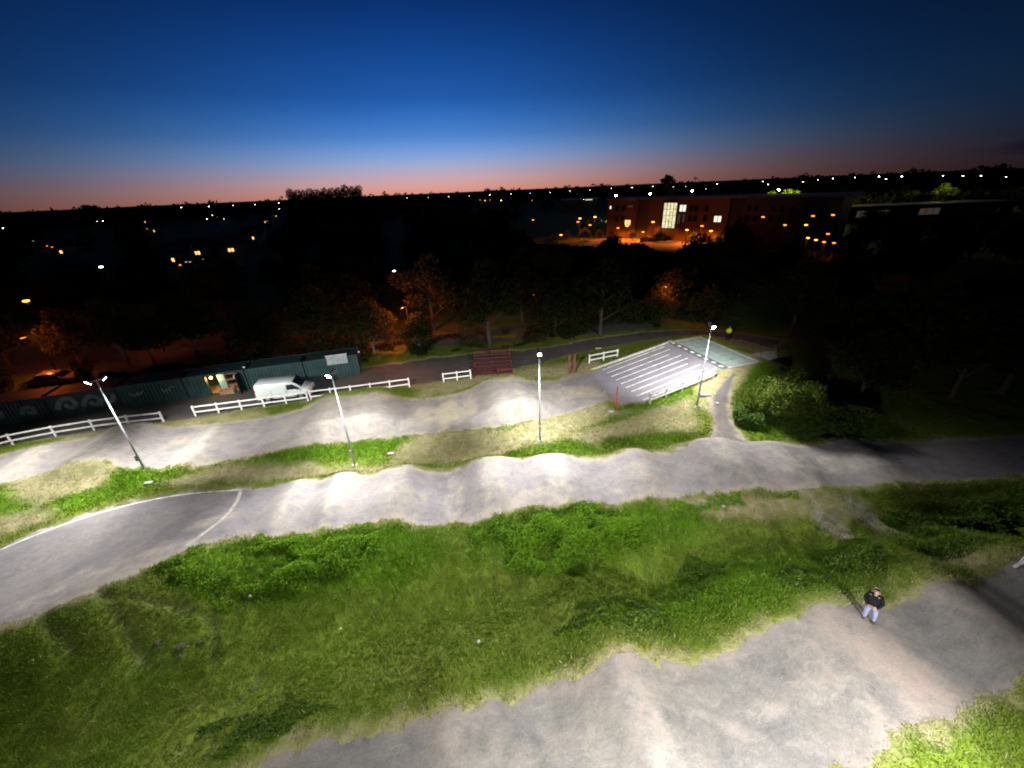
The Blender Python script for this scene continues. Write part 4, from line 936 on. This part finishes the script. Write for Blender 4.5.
def clear_of_lights(x, y, w, h, z=0):
    px, py = proj(x, y, z+h); f = y*math.cos(PITCH)+(CAM_Z-h)*math.sin(PITCH); hw = F_PX*w/f+2
    return not any(abs(lx-px) < hw and ly > py-3 and ly < py+60 for lx, ly in ALL_L)
kinds = [tree_mesh(11, 8.5, 3.3, 4600, .18, .16, .2), tree_mesh(12, 9.5, 3.6, 5200, .19, .18, .18), tree_mesh(13, 7.2, 3.1, 4200, .17, .13, .14), tree_mesh(14, 6.2, 3.1, 4200, .17, .12, .08)]
def plant_tree(k, x, y, s, label, group=None, m=None, name='tree', rz_=None, z=None, bark=None):
    r = thing(name, label, 'tree', (x, y, float(gz(x, y)) if z is None else z), random.uniform(0, 6.28) if rz_ is None else rz_, group); r.scale = (s, s, s*random.uniform(.92, 1.08))
    for nm, me, mm in (('trunk', kinds[k][0], bark or M_BARK), ('crown', kinds[k][1], m or M_TREE)):
        o = bpy.data.objects.new(nm, me); COL.objects.link(o); o.parent = r
        if not me.materials: me.materials.append(mm)
        o.material_slots[0].link = 'OBJECT'; o.material_slots[0].material = mm
    return r
SPEC = [(434, 331, 1, 1.15, 'tree lit orange by a hidden lamp in the middle of the dark belt', M_TREE2), (420, 350, 3, .72, 'low dark tree in front of the orange lit one', M_TREE), (325, 356, 0, 1.0, 'tree dimly lit orange behind the right end of the container row', M_TREE2), (490, 347, 1, 1.12, 'tall dark green tree behind the red tiered stand', M_TREE),
        (600, 335, 1, 1.05, 'broad dark green tree behind the upper ramp fence', M_TREE), (555, 338, 2, 1.1, 'dark green tree in the belt right of the red stand', M_TREE), (85, 370, 2, .95, 'thin trunked tree lit red brown behind the graffiti containers', M_TREE2),
        (130, 366, 0, .9, 'slender tree behind the container with the pale scribble', M_TREE2), (155, 364, 2, .9, 'slender dark tree left of the lit open container', M_TREE), (200, 360, 1, .9, 'dark tree rising behind the lit open container', M_TREE), (265, 357, 3, 1.1, 'dark tree behind the parked van', M_TREE), (375, 354, 2, 1.0, 'pale trunked tree just right of the container row', M_TREE2),
        (665, 318, 3, 1.1, 'small tree lit yellow orange above the start ramp', M_TREE2), (655, 326, 3, .8, 'low tree lit orange just above the far end of the service road', M_TREE2), (705, 322, 3, .85, 'small tree dimly lit orange behind the ramp pole', M_TREE2), (15, 374, 0, 1.0, 'dark tree at the left edge beyond the parked car', M_TREE)]
for px, py, k, s, lb, m in SPEC:
    p = at(px, py, 0); plant_tree(k, p.x, p.y, s, lb, None, m, bark=M_BARKP if 'pale' in lb or 'slender' in lb or 'thin' in lb else None)
rt = random.Random(5); taken = [tuple(at(a[0], a[1], 0).to_2d()) for a in SPEC]; cnt = 0
for _ in range(3500):
    if cnt >= 105: break
    x, y = rt.uniform(-95, 110), 50+75*rt.random()**1.6; 
    if y < 49+.12*x+3 or (x > 20 and y < 52 and x < 26): continue
    k = rt.randrange(4); s = rt.uniform(.75, 1.15); h = (8.5, 9.5, 7.2, 6.2)[k]*s
    if any((x-a)**2+(y-b)**2 < 12 for a, b in taken) or not clear_of_lights(x, y, 3*s, h): continue
    if -62 < x < 12 and 48 < y < 54: continue
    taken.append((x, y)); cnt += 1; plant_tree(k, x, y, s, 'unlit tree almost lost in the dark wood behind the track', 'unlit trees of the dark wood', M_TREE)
for px, py, k, s in ((860, 398, 2, .9), (905, 392, 1, .95), (950, 400, 0, 1.0), (1000, 395, 1, 1), (880, 372, 1, 1), (940, 368, 0, 1.1), (1010, 372, 2, 1.1), (830, 355, 3, 1), (790, 338, 0, 1)):
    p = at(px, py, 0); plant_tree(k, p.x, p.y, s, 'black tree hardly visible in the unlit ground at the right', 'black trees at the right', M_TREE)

# undergrowth under the belt of trees, broken where the road shows through
def undergrowth():
    rng = np.random.RandomState(21); n = 60000
    t = rng.rand(n); e = resample(YARD_T, 400)[0]; i = (t*399).astype(int); x = e[i, 0]+rng.normal(0, .3, n); y = e[i, 1]+.8+rng.uniform(0, 1, n)**1.3*6
    px = 512+F_PX*x/(y*math.cos(PITCH)+CAM_Z*math.sin(PITCH)); gap = ((px > 100) & (px < 205)) | ((px > 372) & (px < 462)) | ((px > 20) & (px < 85))
    m = fbm(x*.28, y*.28, 3, 4); top = 3.4*sstep(.38, .66, m)*np.where(gap, .12, 1)
    k = (top > .25) & (px < 720); x, y, top = x[k], y[k], top[k]; z = gz(x, y)+top*rng.uniform(.1, 1, len(x))**.6
    v, f = leaf_cloud(np.c_[x, y, z], .13, rng)
    tag(link_mesh('undergrowth', np_mesh('undergrowth', v, f), M_TREE), 'dark undergrowth along the foot of the tree belt', 'undergrowth', kind='stuff')
undergrowth()
for px, py, s, nm in ((566, 240, .55, 'small tree glowing orange at the left of the car park lamps'), (584, 231, .5, 'small orange lit tree left of the brick building'), (643, 236, .6, 'small tree glowing orange before the left wing of the brick building'), (655, 234, .5, 'small orange lit tree just left of the lit stairwell'), (697, 238, .5, 'small orange lit tree at the right end of the hedge'), (612, 233, .5, 'small orange lit tree at the left corner of the brick building')):
    p = at(px, py, 0); plant_tree(3, p.x, p.y, s, nm, None, M_SHRUB, z=0)

# skyline trees
prng = np.random.RandomState(31); pb = [(prng.uniform(-.8, .8), prng.uniform(-.8, .8), z_, 2.5, 1.0) for z_ in np.arange(3.0, 19.6, 1.1)]
pv, pf = leaf_cloud(crown_pts(prng, 3600, pb), .42, prng); pm_ = MB().tube([(0, 0, -.3), (0, 0, 10), (0, 0, 19)], [.35, .25, .05], 7)
ptm = bpy.data.meshes.new('trunk'); ptm.from_pydata(pm_.v, [], pm_.f); ptm.update(); pop = (ptm, np_mesh('crown', pv, pf))
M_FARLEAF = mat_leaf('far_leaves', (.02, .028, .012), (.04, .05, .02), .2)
for i in range(11):
    px = 292+i*6.8+random.uniform(-.3, .3); P0 = at_far(px, 200, 300); r = thing('poplar_tree', 'tall poplar in the even row standing up on the left skyline', 'tree', (P0.x, P0.y, 0), random.uniform(0, 6), 'row of poplars on the skyline')
    s = random.uniform(.97, 1.03)*(1.05 if i > 6 else 1); r.scale = (1, 1, s)
    for nm, me, mm in (('trunk', pop[0], M_BARK), ('crown', pop[1], M_FARLEAF)):
        o = bpy.data.objects.new(nm, me); COL.objects.link(o); o.parent = r
        if not me.materials: me.materials.append(mm)
lone = tree_mesh(41, 20.5, 4.6, 2200, .6, .45, .35, 1.0)
P0 = at_far(666, 185, 260); r = thing('lone_tree', 'lone round tree standing above the roofline on the skyline', 'tree', (P0.x, P0.y, 0))
link_mesh('trunk', lone[0], M_BARK, r); link_mesh('crown', lone[1], M_FARLEAF, r)

# far woodland: one mass
def woodland():
    rng = np.random.RandomState(9); V = []; Fc = []; n0 = 0
    def put(x, y, r, h):
        nonlocal n0
        k = 140 if math.hypot(x, y) < 140 else 100
        d = rng.normal(0, 1, (k, 3)); d /= np.linalg.norm(d, axis=1)[:, None]; c = d*rng.uniform(.5, 1, k)[:, None]*np.array([r, r, h*.5])+np.array([x, y, h*.5])
        v, f = leaf_cloud(c, r*.34, rng, .1); V.append(v); Fc.append(f+n0); n0 += len(v)
    # the skyline belt
    for px in np.arange(-40, 1070, 2.3):
        D = rng.uniform(520, 760); hor = 189-(px-512)*math.tan(ROLL)
        p = at_far(px, hor+2, D); h = 17+D/445*(rng.uniform(-4.5, 1.5)+1.6*math.sin(px*.021)*math.sin(px*.083+1))
        put(p.x, p.y, rng.uniform(4, 7), max(5, h))
    for _ in range(420):
        q = at(rng.uniform(500, 850), 257+rng.rand()**1.4*44, 0); h = rng.uniform(1.8, 3.2); r = rng.uniform(2.2, 4)
        if clear_of_lights(q.x, q.y, r+1, h): put(q.x, q.y, r, h)
    for _ in range(900):
        D = rng.uniform(125, 520); az = rng.uniform(-58, 58); x, y = D*math.sin(rad(az)), D*math.cos(rad(az)); h = rng.uniform(5, 10); r = rng.uniform(3, 5)
        if not clear_of_lights(x, y, r+3, h) or (25 < x < 135 and 92 < y < 178) or (120 < x < 190 and y < 165): continue
        put(x, y, r, h)
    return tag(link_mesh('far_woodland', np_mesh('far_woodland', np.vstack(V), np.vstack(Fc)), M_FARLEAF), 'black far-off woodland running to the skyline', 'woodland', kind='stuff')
woodland()

# ------------------------------------------------------------------ far lamps, houses and buildings
ORD = ['first', 'second', 'third', 'fourth', 'fifth', 'sixth', 'seventh', 'eighth', 'ninth', 'tenth', 'eleventh', 'twelfth', 'thirteenth', 'fourteenth', 'fifteenth']
E_WHITE = emit('white_lamp', (1, .88, .68), 20); E_DIM = emit('dim_white_lamp', (1, .95, .8), 9); E_FAINT = emit('faint_lamp', (1, .8, .5), .6); E_BRIGHT = emit('bright_white_lamp', (1, .97, .9), 160)
E_ORANGE = emit('sodium_lamp', (1, .22, .015), 3.0); E_OBRIGHT = emit('bright_sodium_lamp', (1, .26, .02), 6); E_YEL = emit('yellow_lamp', (.95, .8, .12), 30)
def street_lamp(px, py, m, label, group, z=None, dist=None, head=.8, light=None, lcol=(1, .20, .02), down=False):
    if dist is None:
        p = at(px, py, z or 6.5)
        if ray(px, py).z > -4 or p.y > 440 or p.y < 0: p = at_far(px, py, 440)
    else: p = at_far(px, py, dist)
    hgt = max(p.z, 2.2); a = math.atan2(-p.y, -p.x)
    r = thing('street_lamp', label, 'street lamp', (p.x, p.y, min(0, p.z-hgt)), a, group)
    MB().tube([(-.6, 0, 0), (-.6, 0, hgt*.85), (-.45, 0, hgt+.12), (0, 0, hgt+.16)], [.09, .07, .05, .05], 6).build('pole', M_POLE, r)
    MB().tube([(0, 0, hgt-head*.16), (0, 0, hgt-head*.06), (0, 0, hgt+head*.12), (0, 0, hgt+head*.17)], [head*.26, head*.48, head*.46, head*.2], 10).build('lamp_head', m, r)
    if light:
        o = point((p.x-math.cos(a)*0, p.y+math.sin(a)*0, p.z-head*.35), light, lcol, .25)
        o.parent = r; o.location = (.25, 0, hgt-head*.4)
        if down:
            l = bpy.data.lights.new('lamp', 'SPOT'); l.energy = light; l.color = lcol; l.spot_size = rad(165); l.spot_blend = .35; l.shadow_soft_size = .2; od = o.data; o.data = bpy.data.lights.new('x', 'POINT'); bpy.data.objects.remove(o); o = bpy.data.objects.new('lamp_light', l); COL.objects.link(o); o.parent = r; o.location = (.25, 0, hgt-head*.4)
    return r
dim = {(34, 224), (97, 221.5), (224, 219), (46, 241), (818, 180), (706, 189), (570, 191), (686, 186.5), (428, 197.5), (233, 205.5), (207, 219)}
for key, grp, txt in (('white_left', 'white lamps on the left skyline', 'white lamp from the left among the dark trees below the left skyline'), ('white_mid', 'white lamps on the middle skyline', 'white skyline lamp from the left, counted right of the poplar row'), ('white_mid_right', 'white lamps above the school', 'white skyline lamp from the left above the long school roof'), ('white_right', 'white lamps on the right skyline', 'white lamp from the left in the even row on the right skyline')):
    for i, (px, py) in enumerate(sorted(FARL[key])): street_lamp(px, py, E_DIM if (px, py) in dim else E_WHITE, ORD[i]+' '+txt, grp, head=random.uniform(.4, .7) if key != 'white_right' else random.uniform(.5, .95))
for i, (px, py) in enumerate(sorted(FARL['bright'])): street_lamp(px, py, E_BRIGHT, ['brightest white lamp left of the school roof', 'bright white lamp above the left end of the school roof', 'bright white lamp beside the lone round tree', 'bright white lamp above the lit stairwell of the school', 'bright double white lamp above the yellow lit trees'][i], 'bright white lamps near the school', dist=230 if px > 600 else 330, head=1.0)
for i, (px, py) in enumerate(FARL['orange_far']): street_lamp(px, py, E_YEL if i == 3 else (E_OBRIGHT if i == 1 else E_ORANGE), ['small warm lamp at the left of the orange skyline cluster', 'large orange lamp in the middle of the skyline cluster', 'small warm lamp at the right of the orange skyline cluster', 'yellow green lamp right of the orange skyline cluster', 'orange lamp under the middle skyline', 'lone orange lamp below the middle skyline'][i], 'orange lamps below the middle skyline', head=1.2 if i == 1 else .8)
for i, (px, py, m) in enumerate(((33, 241, 0), (47, 246, 1), (52, 247, 1), (137, 230, 0), (140, 238, 0), (147, 229, 1), (186, 262, 0), (180, 265, 1), (203, 259, 0), (217, 217, 0), (267, 221, 1), (190, 262, 0))):
    street_lamp(px, py, (E_FAINT, E_ORANGE)[m], ORD[i]+' tiny faint lamp from the list of sparks among the left houses, counted upward in distance' if False else ('tiny orange spark of a lamp among the dark houses' if m else 'tiny faint spark of a lamp among the dark houses'), 'orange sparks among the houses' if m else 'faint sparks among the houses', head=.4)
street_lamp(101, 267, E_DIM, 'lone dim white lamp in the dark left of the houses', None, z=5); street_lamp(394, 271, E_DIM, 'lone faint lamp in the dark above the orange lit tree', None, z=5, head=.5)
street_lamp(26, 301, E_OBRIGHT, 'orange lantern shining at the left edge above the parked car', None, z=5.2, head=.8, light=260)

# school
M_BRICK, nt, b = new_mat('brick_wall')
br = nt.nodes.new('ShaderNodeTexBrick'); br.inputs['Scale'].default_value = 4; br.inputs['Color1'].default_value = (.10, .05, .03, 1); br.inputs['Color2'].default_value = (.14, .068, .04, 1); br.inputs['Mortar'].default_value = (.12, .1, .085, 1)
mp = nt.nodes.new('ShaderNodeMapping'); mp.inputs['Rotation'].default_value = (rad(90), 0, 0); nt.links.new(obj_vec(nt), mp.inputs['Vector']); nt.links.new(mp.outputs[0], br.inputs['Vector']); nt.links.new(br.outputs['Color'], b.inputs['Base Color']); b.inputs['Roughness'].default_value = .85
M_DBAY = simple('dark_cladding', (.04, .035, .03), .6); M_ROOF = simple('grey_roofing', (.16, .16, .17), .7)
E_GLASS, nt, b = new_mat('lit_stairwell_glass')
b.inputs['Base Color'].default_value = (.05, .05, .05, 1); f = noise_fac(nt, obj_vec(nt), .9, 4, .3, .7); nt.links.new(mixc(nt, f, (.5, .42, .18), (1, .92, .6)), b.inputs['Emission Color']); b.inputs['Emission Strength'].default_value = 1.0; E_GLASS.cycles.emission_sampling = 'NONE'
E_WIN = emit('lit_window', (1, .55, .2), 1.3); E_WINW = emit('white_lit_window', (1, .93, .75), .9); E_WIND = emit('dim_lit_window', (.55, .42, .33), .06)
sa, sb = at(606, 237, 0), at(836, 250, 0); sd_ = sb-sa; SL = sd_.length; sang = math.atan2(sd_.y, sd_.x)
sch = thing('school_building', 'long flat roofed brick building with a glowing glass stairwell and orange lit walls', 'building', sa, sang)
def sx(px):   # distance along the front at a pixel
    lo, hi = 0, SL
    for _ in range(30):
        mid = (lo+hi)/2; q = sa+sd_.normalized()*mid
        if proj(q.x, q.y, 6)[0] < px: lo = mid
        else: hi = mid
    return lo
SH = 12.2
bays = [(605, 636, 'b'), (636, 648, 'd'), (648, 661, 'b'), (661, 676, 'g'), (676, 699, 'b'), (699, 713, 'b'), (713, 727, 'b'), (727, 741, 'd'), (741, 762, 'b'), (762, 800, 'b'), (800, 836, 'd')]
for x0, x1, t in bays:
    a_, b_ = sx(x0), sx(x1)
    dep = {'b': 0, 'd': .8, 'g': .3}[t]
    MB().box(((a_+b_)/2, 7.5+dep/2, SH/2), (b_-a_-.01, 15-dep, SH)).build('wall' if t != 'd' else 'dark_bay', M_BRICK if t == 'b' else M_DBAY, sch)
MB().box((SL/2, 7.3, SH+.25), (SL+1, 16.4, .5)).build('roof', M_ROOF, sch)
def swin(px0, py0, px1, py1, m, dep=0, mull=0):
    x0, x1 = sx(px0), sx(px1); q = sa+sd_.normalized()*(x0+x1)/2; D = math.hypot(q.x, q.y)
    z = [at_far((px0+px1)/2, yy, D).z for yy in (py0, py1)]; z0, z1 = max(.6, min(z)), min(SH-.4, max(z))
    fr = MB(); fr.box(((x0+x1)/2, dep-.05, z0-.06), (x1-x0+.2, .2, .12)); fr.box(((x0+x1)/2, dep-.05, z1+.06), (x1-x0+.2, .2, .12))
    for k in range(mull+2): fr.box((x0+(x1-x0)*k/(mull+1), dep-.06, (z0+z1)/2), (.12, .16, z1-z0))
    if mull > 2:
        for k in range(1, 4): fr.box(((x0+x1)/2, dep-.04, z0+(z1-z0)*k/4), (x1-x0, .1, .1))
    w = fr.build('window', M_DBAY, sch); MB().box(((x0+x1)/2, dep+.02, (z0+z1)/2), (x1-x0, .08, z1-z0)).build('pane', m, w)
swin(662, 203, 675, 228, E_GLASS, .3, 3); swin(678, 205, 684.5, 211.5, E_WINW, 0, 1); swin(677, 214, 680, 224, E_WIND, 0); swin(682, 214, 684.5, 222, E_WIND, 0)
swin(713.5, 216, 721, 222, E_WINW, 0, 1); swin(609, 206, 611, 209, E_WINW, 0); swin(627, 205.5, 632, 207.5, E_WIND, 0); swin(762, 216, 764.5, 218.5, E_WIND, 0)
for px in (615, 621, 688, 693, 703, 745, 752, 768, 777, 788): swin(px, 206, px+3.4, 211, M_GLASS, 0); swin(px, 216, px+3.4, 221, M_GLASS, 0)
swin(625, 220, 631, 225, E_WIN, 0, 1)
cp = [at(*q, 0) for q in ((588, 241), (602, 239), (722, 238), (724, 250), (600, 251), (584, 246))]
tag(MB().add([(q.x, q.y, .12) for q in cp][::-1], [tuple(range(6))]).build('car_park', simple('car_park_tarmac', (.20, .19, .18), .9, 0, .3, .3)), kind='structure')
sch_l = ['on the left approach to the brick building']*4
for i, (px, py) in enumerate(sorted(FARL['school'])):
    big = (px, py) not in ((666, 249), (561, 235)); D = {True: 148, False: 120}[px < 600 or not big]
    if 600 < px < 720 and big: D = math.hypot(*(sa+sd_.normalized()*sx(px)).to_2d())-6
    p = at_far(px, py, D)
    street_lamp(px, py, E_OBRIGHT if i % 2 == 0 else E_ORANGE, ORD[i]+' orange lamp from the left along the front of the long brick building', 'orange lamps in front of the brick building', dist=D, head=.95, light=(2600 if 600 < px < 720 else 700) if p.z > 1.2 and big else None, down=True)
    if big and i % 2 == 0 and 570 < px < 715:
        q = p+sd_.normalized()*2.2; plant_tree(3, q.x, q.y-.5, .55+.06*(i % 3), 'small tree glowing orange beside the '+ORD[i]+' orange lamp in front of the brick building', 'orange lit trees at the brick building', M_SHRUB, z=0)
for i, (px, py) in enumerate(sorted(FARL['right_car_park'])):
    street_lamp(px, py, E_OBRIGHT if i in (2, 3, 5) else E_ORANGE, ORD[i]+' lamp from the left in the orange car park cluster right of the brick building', 'orange lamps in the car park', dist=98, head=.6, light=150 if i in (1, 3, 6) else None)
# car park hedge and parked cars seen in the orange light
hp_ = [at(640, 241, .5), at(706, 236, .5)]
hrng = np.random.RandomState(77); n = 2600; t = hrng.rand(n); c = np.c_[hp_[0].x+(hp_[1].x-hp_[0].x)*t, hp_[0].y+(hp_[1].y-hp_[0].y)*t+hrng.uniform(-.8, .8, n), hrng.uniform(0, 1.7, n)*(.7+.5*vnoise(t*14, t*0, 2))]
v, f = leaf_cloud(c, .3, hrng); tag(link_mesh('hedge', np_mesh('hedge', v, f), M_TREE2), 'clipped hedge lit orange in front of the brick building', 'hedge')
for px, nm in ((628, 'dark car parked under the orange lamps below the left wing'), (700, 'pale car parked under the orange lamps near the right end of the hedge')):
    p = at(px, 236.5, 0); car((p.x, p.y, 0), sang+rad(85), nm, (.5, .5, .5) if px > 650 else (.08, .08, .1))
# low building at the right with dim lit windows
p0, p1 = at(838, 223, 0), at(1010, 216, 0); d_ = p1-p0; bang = math.atan2(d_.y, d_.x); bl_ = d_.length
lb = thing('low_building', 'low dark building at the right with a row of dim lit windows', 'building', p0, bang)
D_ = math.hypot(p0.x, p0.y); zt = at_far(900, 205, math.hypot(*((p0+p1)/2).to_2d())).z
MB().box((bl_/2, 6, zt/2), (bl_, 12, zt)).build('wall', M_DBAY, lb); MB().box((bl_/2, 6, zt+.2), (bl_+.8, 12.8, .4)).build('roof', M_ROOF, lb)
def bx(px):
    lo, hi = 0, bl_
    for _ in range(30):
        m_ = (lo+hi)/2; q = p0+d_.normalized()*m_
        if proj(q.x, q.y, 5)[0] < px: lo = m_
        else: hi = m_
    return lo
for a_, b_ in ((858, 871), (873, 891), (921, 942)):
    x0, x1 = bx(a_), bx(b_); fr = MB(); zc = zt-2.3
    for k in range(4): fr.box((x0+(x1-x0)*k/3, -.05, zc), (.15, .14, 2.4))
    fr.box(((x0+x1)/2, -.05, zc+1.2), (x1-x0+.1, .14, .14)); fr.box(((x0+x1)/2, -.05, zc-1.2), (x1-x0+.1, .16, .14))
    w = fr.build('window', M_DBAY, lb); MB().box(((x0+x1)/2, .0, zc), (x1-x0, .06, 2.3)).build('pane', E_WIND, w)
# pale shed roof with strip lights on the skyline
p0 = at_far(563, 199, 330); sh_o = thing('lit_shed', 'distant low shed with a pale blue roof under the middle skyline', 'building', (p0.x, p0.y, 0), rad(-12))
MB().box((12, 6, p0.z/2-.6), (26, 12, max(2, p0.z-1.2))).build('wall', M_DBAY, sh_o); MB().box((12, 6, p0.z-.4), (27, 13, .5)).build('roof', simple('blue_grey_roof', (.30, .36, .45), .5), sh_o)
MB().box((19, -.6, p0.z-1.1), (5, .25, .4)).build('strip_light', E_WINW, sh_o)
# masts on the skyline
for px, top_, base_, nm in ((578, 185, 194, 'lattice mast on the middle skyline'), (696, 176, 190, 'thin mast on the skyline right of the lone round tree'), (547, 188, 194, 'small mast on the skyline left of the lattice mast')):
    p = at_far(px, top_, 300); o = thing('mast', nm, 'mast', (p.x, p.y, 0)); MB().tube([(0, 0, 0), (0, 0, p.z)], [.5, .16], 6).build('tower', M_DARK, o); MB().box((0, 0, p.z-1.2), (1.8, .8, .8)).build('head', M_DARK, o)
# trees lit yellow green
for px, py, w_, nm in ((774, 195.5, 3, 'yellow green lit tree at the left above the long roof'), (788, 196, 2.2, 'yellow green lit tree in the middle above the long roof'), (798, 195.5, 2, 'dim pale lit tree at the right above the long roof'), (947, 190, 4.5, 'yellow lit tree crown glowing on the right skyline')):
    D = 250 if px < 900 else 320; p = at_far(px, py-6, D); k = 3; h = p.z; s = h/6.2*1.02
    plant_tree(3, p.x, p.y, s, nm, 'trees lit by lamps near the skyline', M_SHRUB2, z=0)
    lp_ = point((p.x*.975, p.y*.975, h+2), 8000 if px < 900 else 4500 if 'dim' not in nm else 4000, (1, .85, .25) if px > 900 else (1, .85, .18), .3)
# houses
E_HW = [E_WIN, E_WINW]
M_RENDER = simple('house_render', (.35, .32, .28), .85); M_TILE = simple('roof_tiles', (.12, .07, .05), .8)
hl = ['orange lit window pair, right of the others', 'brightest warm window, in the middle of the left rows', 'warm lower window, left of the bright one', 'warm window high on the left slope', 'small white window below the high warm one', 'bright warm window at the far left', 'warm window nearest the poplar row, low down', 'white window just under the left skyline', 'warm window just under the left skyline', 'faint window beside the far left bright one']
for i, (px, py) in enumerate(FARL['houses']):
    p = at(px, py, 4.0)
    if p.y > 420 or p.y < 0: p = at_far(px, py, 330)
    zc = p.z; a = math.atan2(p.y, p.x)-rad(90)+random.uniform(-.25, .25)
    r = thing('house', 'dark house with a '+hl[i], 'house', (p.x, p.y, 0), a, 'dark houses with lit windows')
    W_ = 7.5; ez = max(zc+1.3, 3)
    MB().box((0, 4.1, ez/2), (W_, 8, ez)).build('wall', M_RENDER, r)
    rf = MB().add([(-W_/2-.3, -.2, ez), (W_/2+.3, -.2, ez), (W_/2+.3, 8.4, ez), (-W_/2-.3, 8.4, ez), (-W_/2-.3, 4.1, ez+2.6), (W_/2+.3, 4.1, ez+2.6)], [(0, 1, 5, 4), (2, 3, 4, 5), (0, 4, 3), (1, 2, 5), (3, 2, 1, 0)]).build('roof', M_TILE, r)
    MB().box((W_*.3, 4.1, ez+2.5), (.7, .7, 1.6)).build('chimney', M_BRICK, rf)
    ww = (.9, .95, .8, .7, .7, .9, .8, .8, .8, .5)[i]
    for dx in ((-.4, .4) if i in (0, 1) else (0,)):
        f_ = MB(); f_.box((dx, .06, zc), (ww*.62+.2, .1, 1.1)); w = f_.build('window', M_WHITE, r); MB().box((dx, .0, zc), (ww*.62, .06, .85)).build('pane', (E_WIN, emit('warm_window_bright', (1, .42, .10), 2.2))[i in (0, 1, 2, 3, 5, 6)], w)
# sodium lamps of the road behind the containers
tag(draped('road', [tuple(at(*p, 0).to_2d()) for p in ((-260, 400), (-60, 378), (100, 357), (250, 347), (400, 340), (520, 334), (640, 322))], 6.0, simple('road_tarmac', (.07, .066, .062), .9), .09, 120), kind='structure')
SOD = [(60, 377, 900, 'behind the parked car, hidden by the dark trees'), (165, 352, 600, 'behind the slender trees'), (330, 342, 350, 'behind the tree at the right end of the containers'), (412, 345, 2600, 'below the orange lit tree'), (535, 330, 70, 'behind the dark trees right of the red stand'), (660, 322, 700, 'below the yellow orange lit tree')]
for px, py, e_, nm in SOD:
    p = at(px, py, 0); o = thing('street_lamp', 'orange street lamp '+nm, 'street lamp', (p.x, p.y, 0), rad(-100), 'orange lamps of the road behind the containers')
    MB().tube([(0, 0, 0), (0, 0, 4.6), (.3, 0, 5.0), (.9, 0, 5.1)], [.07, .06, .045, .04], 8).build('pole', M_POLE, o)
    MB().box((1.05, 0, 5.08), (.6, .22, .12), bev=.03).build('lamp_head', M_DARK, o)
    MB().box((1.05, 0, 5.005), (.46, .16, .03)).build('lens', E_ORANGE, o)
    l = point((0, 0, 0), e_*.8, (1, .16, .012), .4); l.parent = o; l.location = (1.05, 0, 4.9)

# ------------------------------------------------------------------ sky
world = bpy.data.worlds.new('World'); sc.world = world; world.use_nodes = True; nt = world.node_tree
bg = nt.nodes['Background']; tc = nt.nodes.new('ShaderNodeTexCoord'); sp = nt.nodes.new('ShaderNodeSeparateXYZ'); nt.links.new(tc.outputs['Generated'], sp.inputs[0])
def lin(c): return tuple((x/255/12.92 if x <= 10 else ((x/255+.055)/1.055)**2.4) for x in c)
def ramp_node(stops, fac):
    r = nt.nodes.new('ShaderNodeValToRGB'); r.color_ramp.interpolation = 'B_SPLINE'; el = r.color_ramp.elements
    while len(el) < len(stops): el.new(.5)
    for e_, (p_, c_) in zip(el, stops): e_.position = p_; e_.color = (*lin(c_), 1)
    nt.links.new(fac, r.inputs['Fac']); return r.outputs['Color']
fz = math_(nt, 'MULTIPLY', math_(nt, 'MAXIMUM', sp.outputs['Z'], 0.0), 2.0, True)      # 0..0.5 of sine of elevation
glow = ramp_node([(0, (204, 134, 118)), (.03, (200, 150, 144)), (.075, (172, 156, 174)), (.13, (126, 158, 202)), (.21, (62, 120, 192)), (.34, (24, 80, 158)), (.62, (5, 34, 88)), (1, (2, 9, 32))], fz)
cold = ramp_node([(0, (9, 8, 17)), (.12, (11, 17, 32)), (.25, (9, 27, 48)), (.45, (4, 16, 38)), (1, (1, 3, 11))], fz)
az = math_(nt, 'ARCTAN2', sp.outputs['X'], sp.outputs['Y']); da = math_(nt, 'SUBTRACT', az, rad(-10))
g1 = math_(nt, 'POWER', math.e, math_(nt, 'MULTIPLY', math_(nt, 'POWER', math_(nt, 'ABSOLUTE', math_(nt, 'DIVIDE', da, rad(30.5))), 2.0), -1.0))
# a low bank of cloud far to the right
cz = math_(nt, 'DIVIDE', math_(nt, 'SUBTRACT', sp.outputs['Z'], .026), .013); ca_z = math_(nt, 'DIVIDE', math_(nt, 'SUBTRACT', az, rad(55)), rad(8))
cn = noise_fac(nt, tc.outputs['Generated'], 14, 4, .3, .7)
cl = math_(nt, 'SUBTRACT', 1.15, math_(nt, 'ADD', math_(nt, 'MULTIPLY', cz, cz), math_(nt, 'MULTIPLY', ca_z, ca_z)))
cl = math_(nt, 'MULTIPLY', math_(nt, 'ADD', cl, math_(nt, 'MULTIPLY', cn, .5)), .8, True)
skyc = mixc(nt, math_(nt, 'MULTIPLY', cl, .75), mixc(nt, g1, cold, glow), lin((9, 10, 26)))
hn = noise_fac(nt, tc.outputs['Generated'], 3.0, 5, .2, .8)
skyc = mixc(nt, math_(nt, 'MULTIPLY', hn, .10), skyc, lin((70, 70, 90)), 'SOFT_LIGHT')
nt.links.new(skyc, bg.inputs['Color']); bg.inputs['Strength'].default_value = 1.0

# ------------------------------------------------------------------ render settings
sc.render.engine = 'CYCLES'
sc.view_settings.view_transform = 'Standard'; sc.view_settings.look = 'None'; sc.view_settings.exposure = .32; sc.view_settings.gamma = 1
sc.cycles.use_denoising = True; sc.cycles.filter_width = 1.9; sc.cycles.max_bounces = 4; sc.cycles.diffuse_bounces = 2; sc.cycles.glossy_bounces = 2
sc.cycles.sample_clamp_indirect = 3; sc.cycles.use_light_tree = True; sc.cycles.transparent_max_bounces = 4
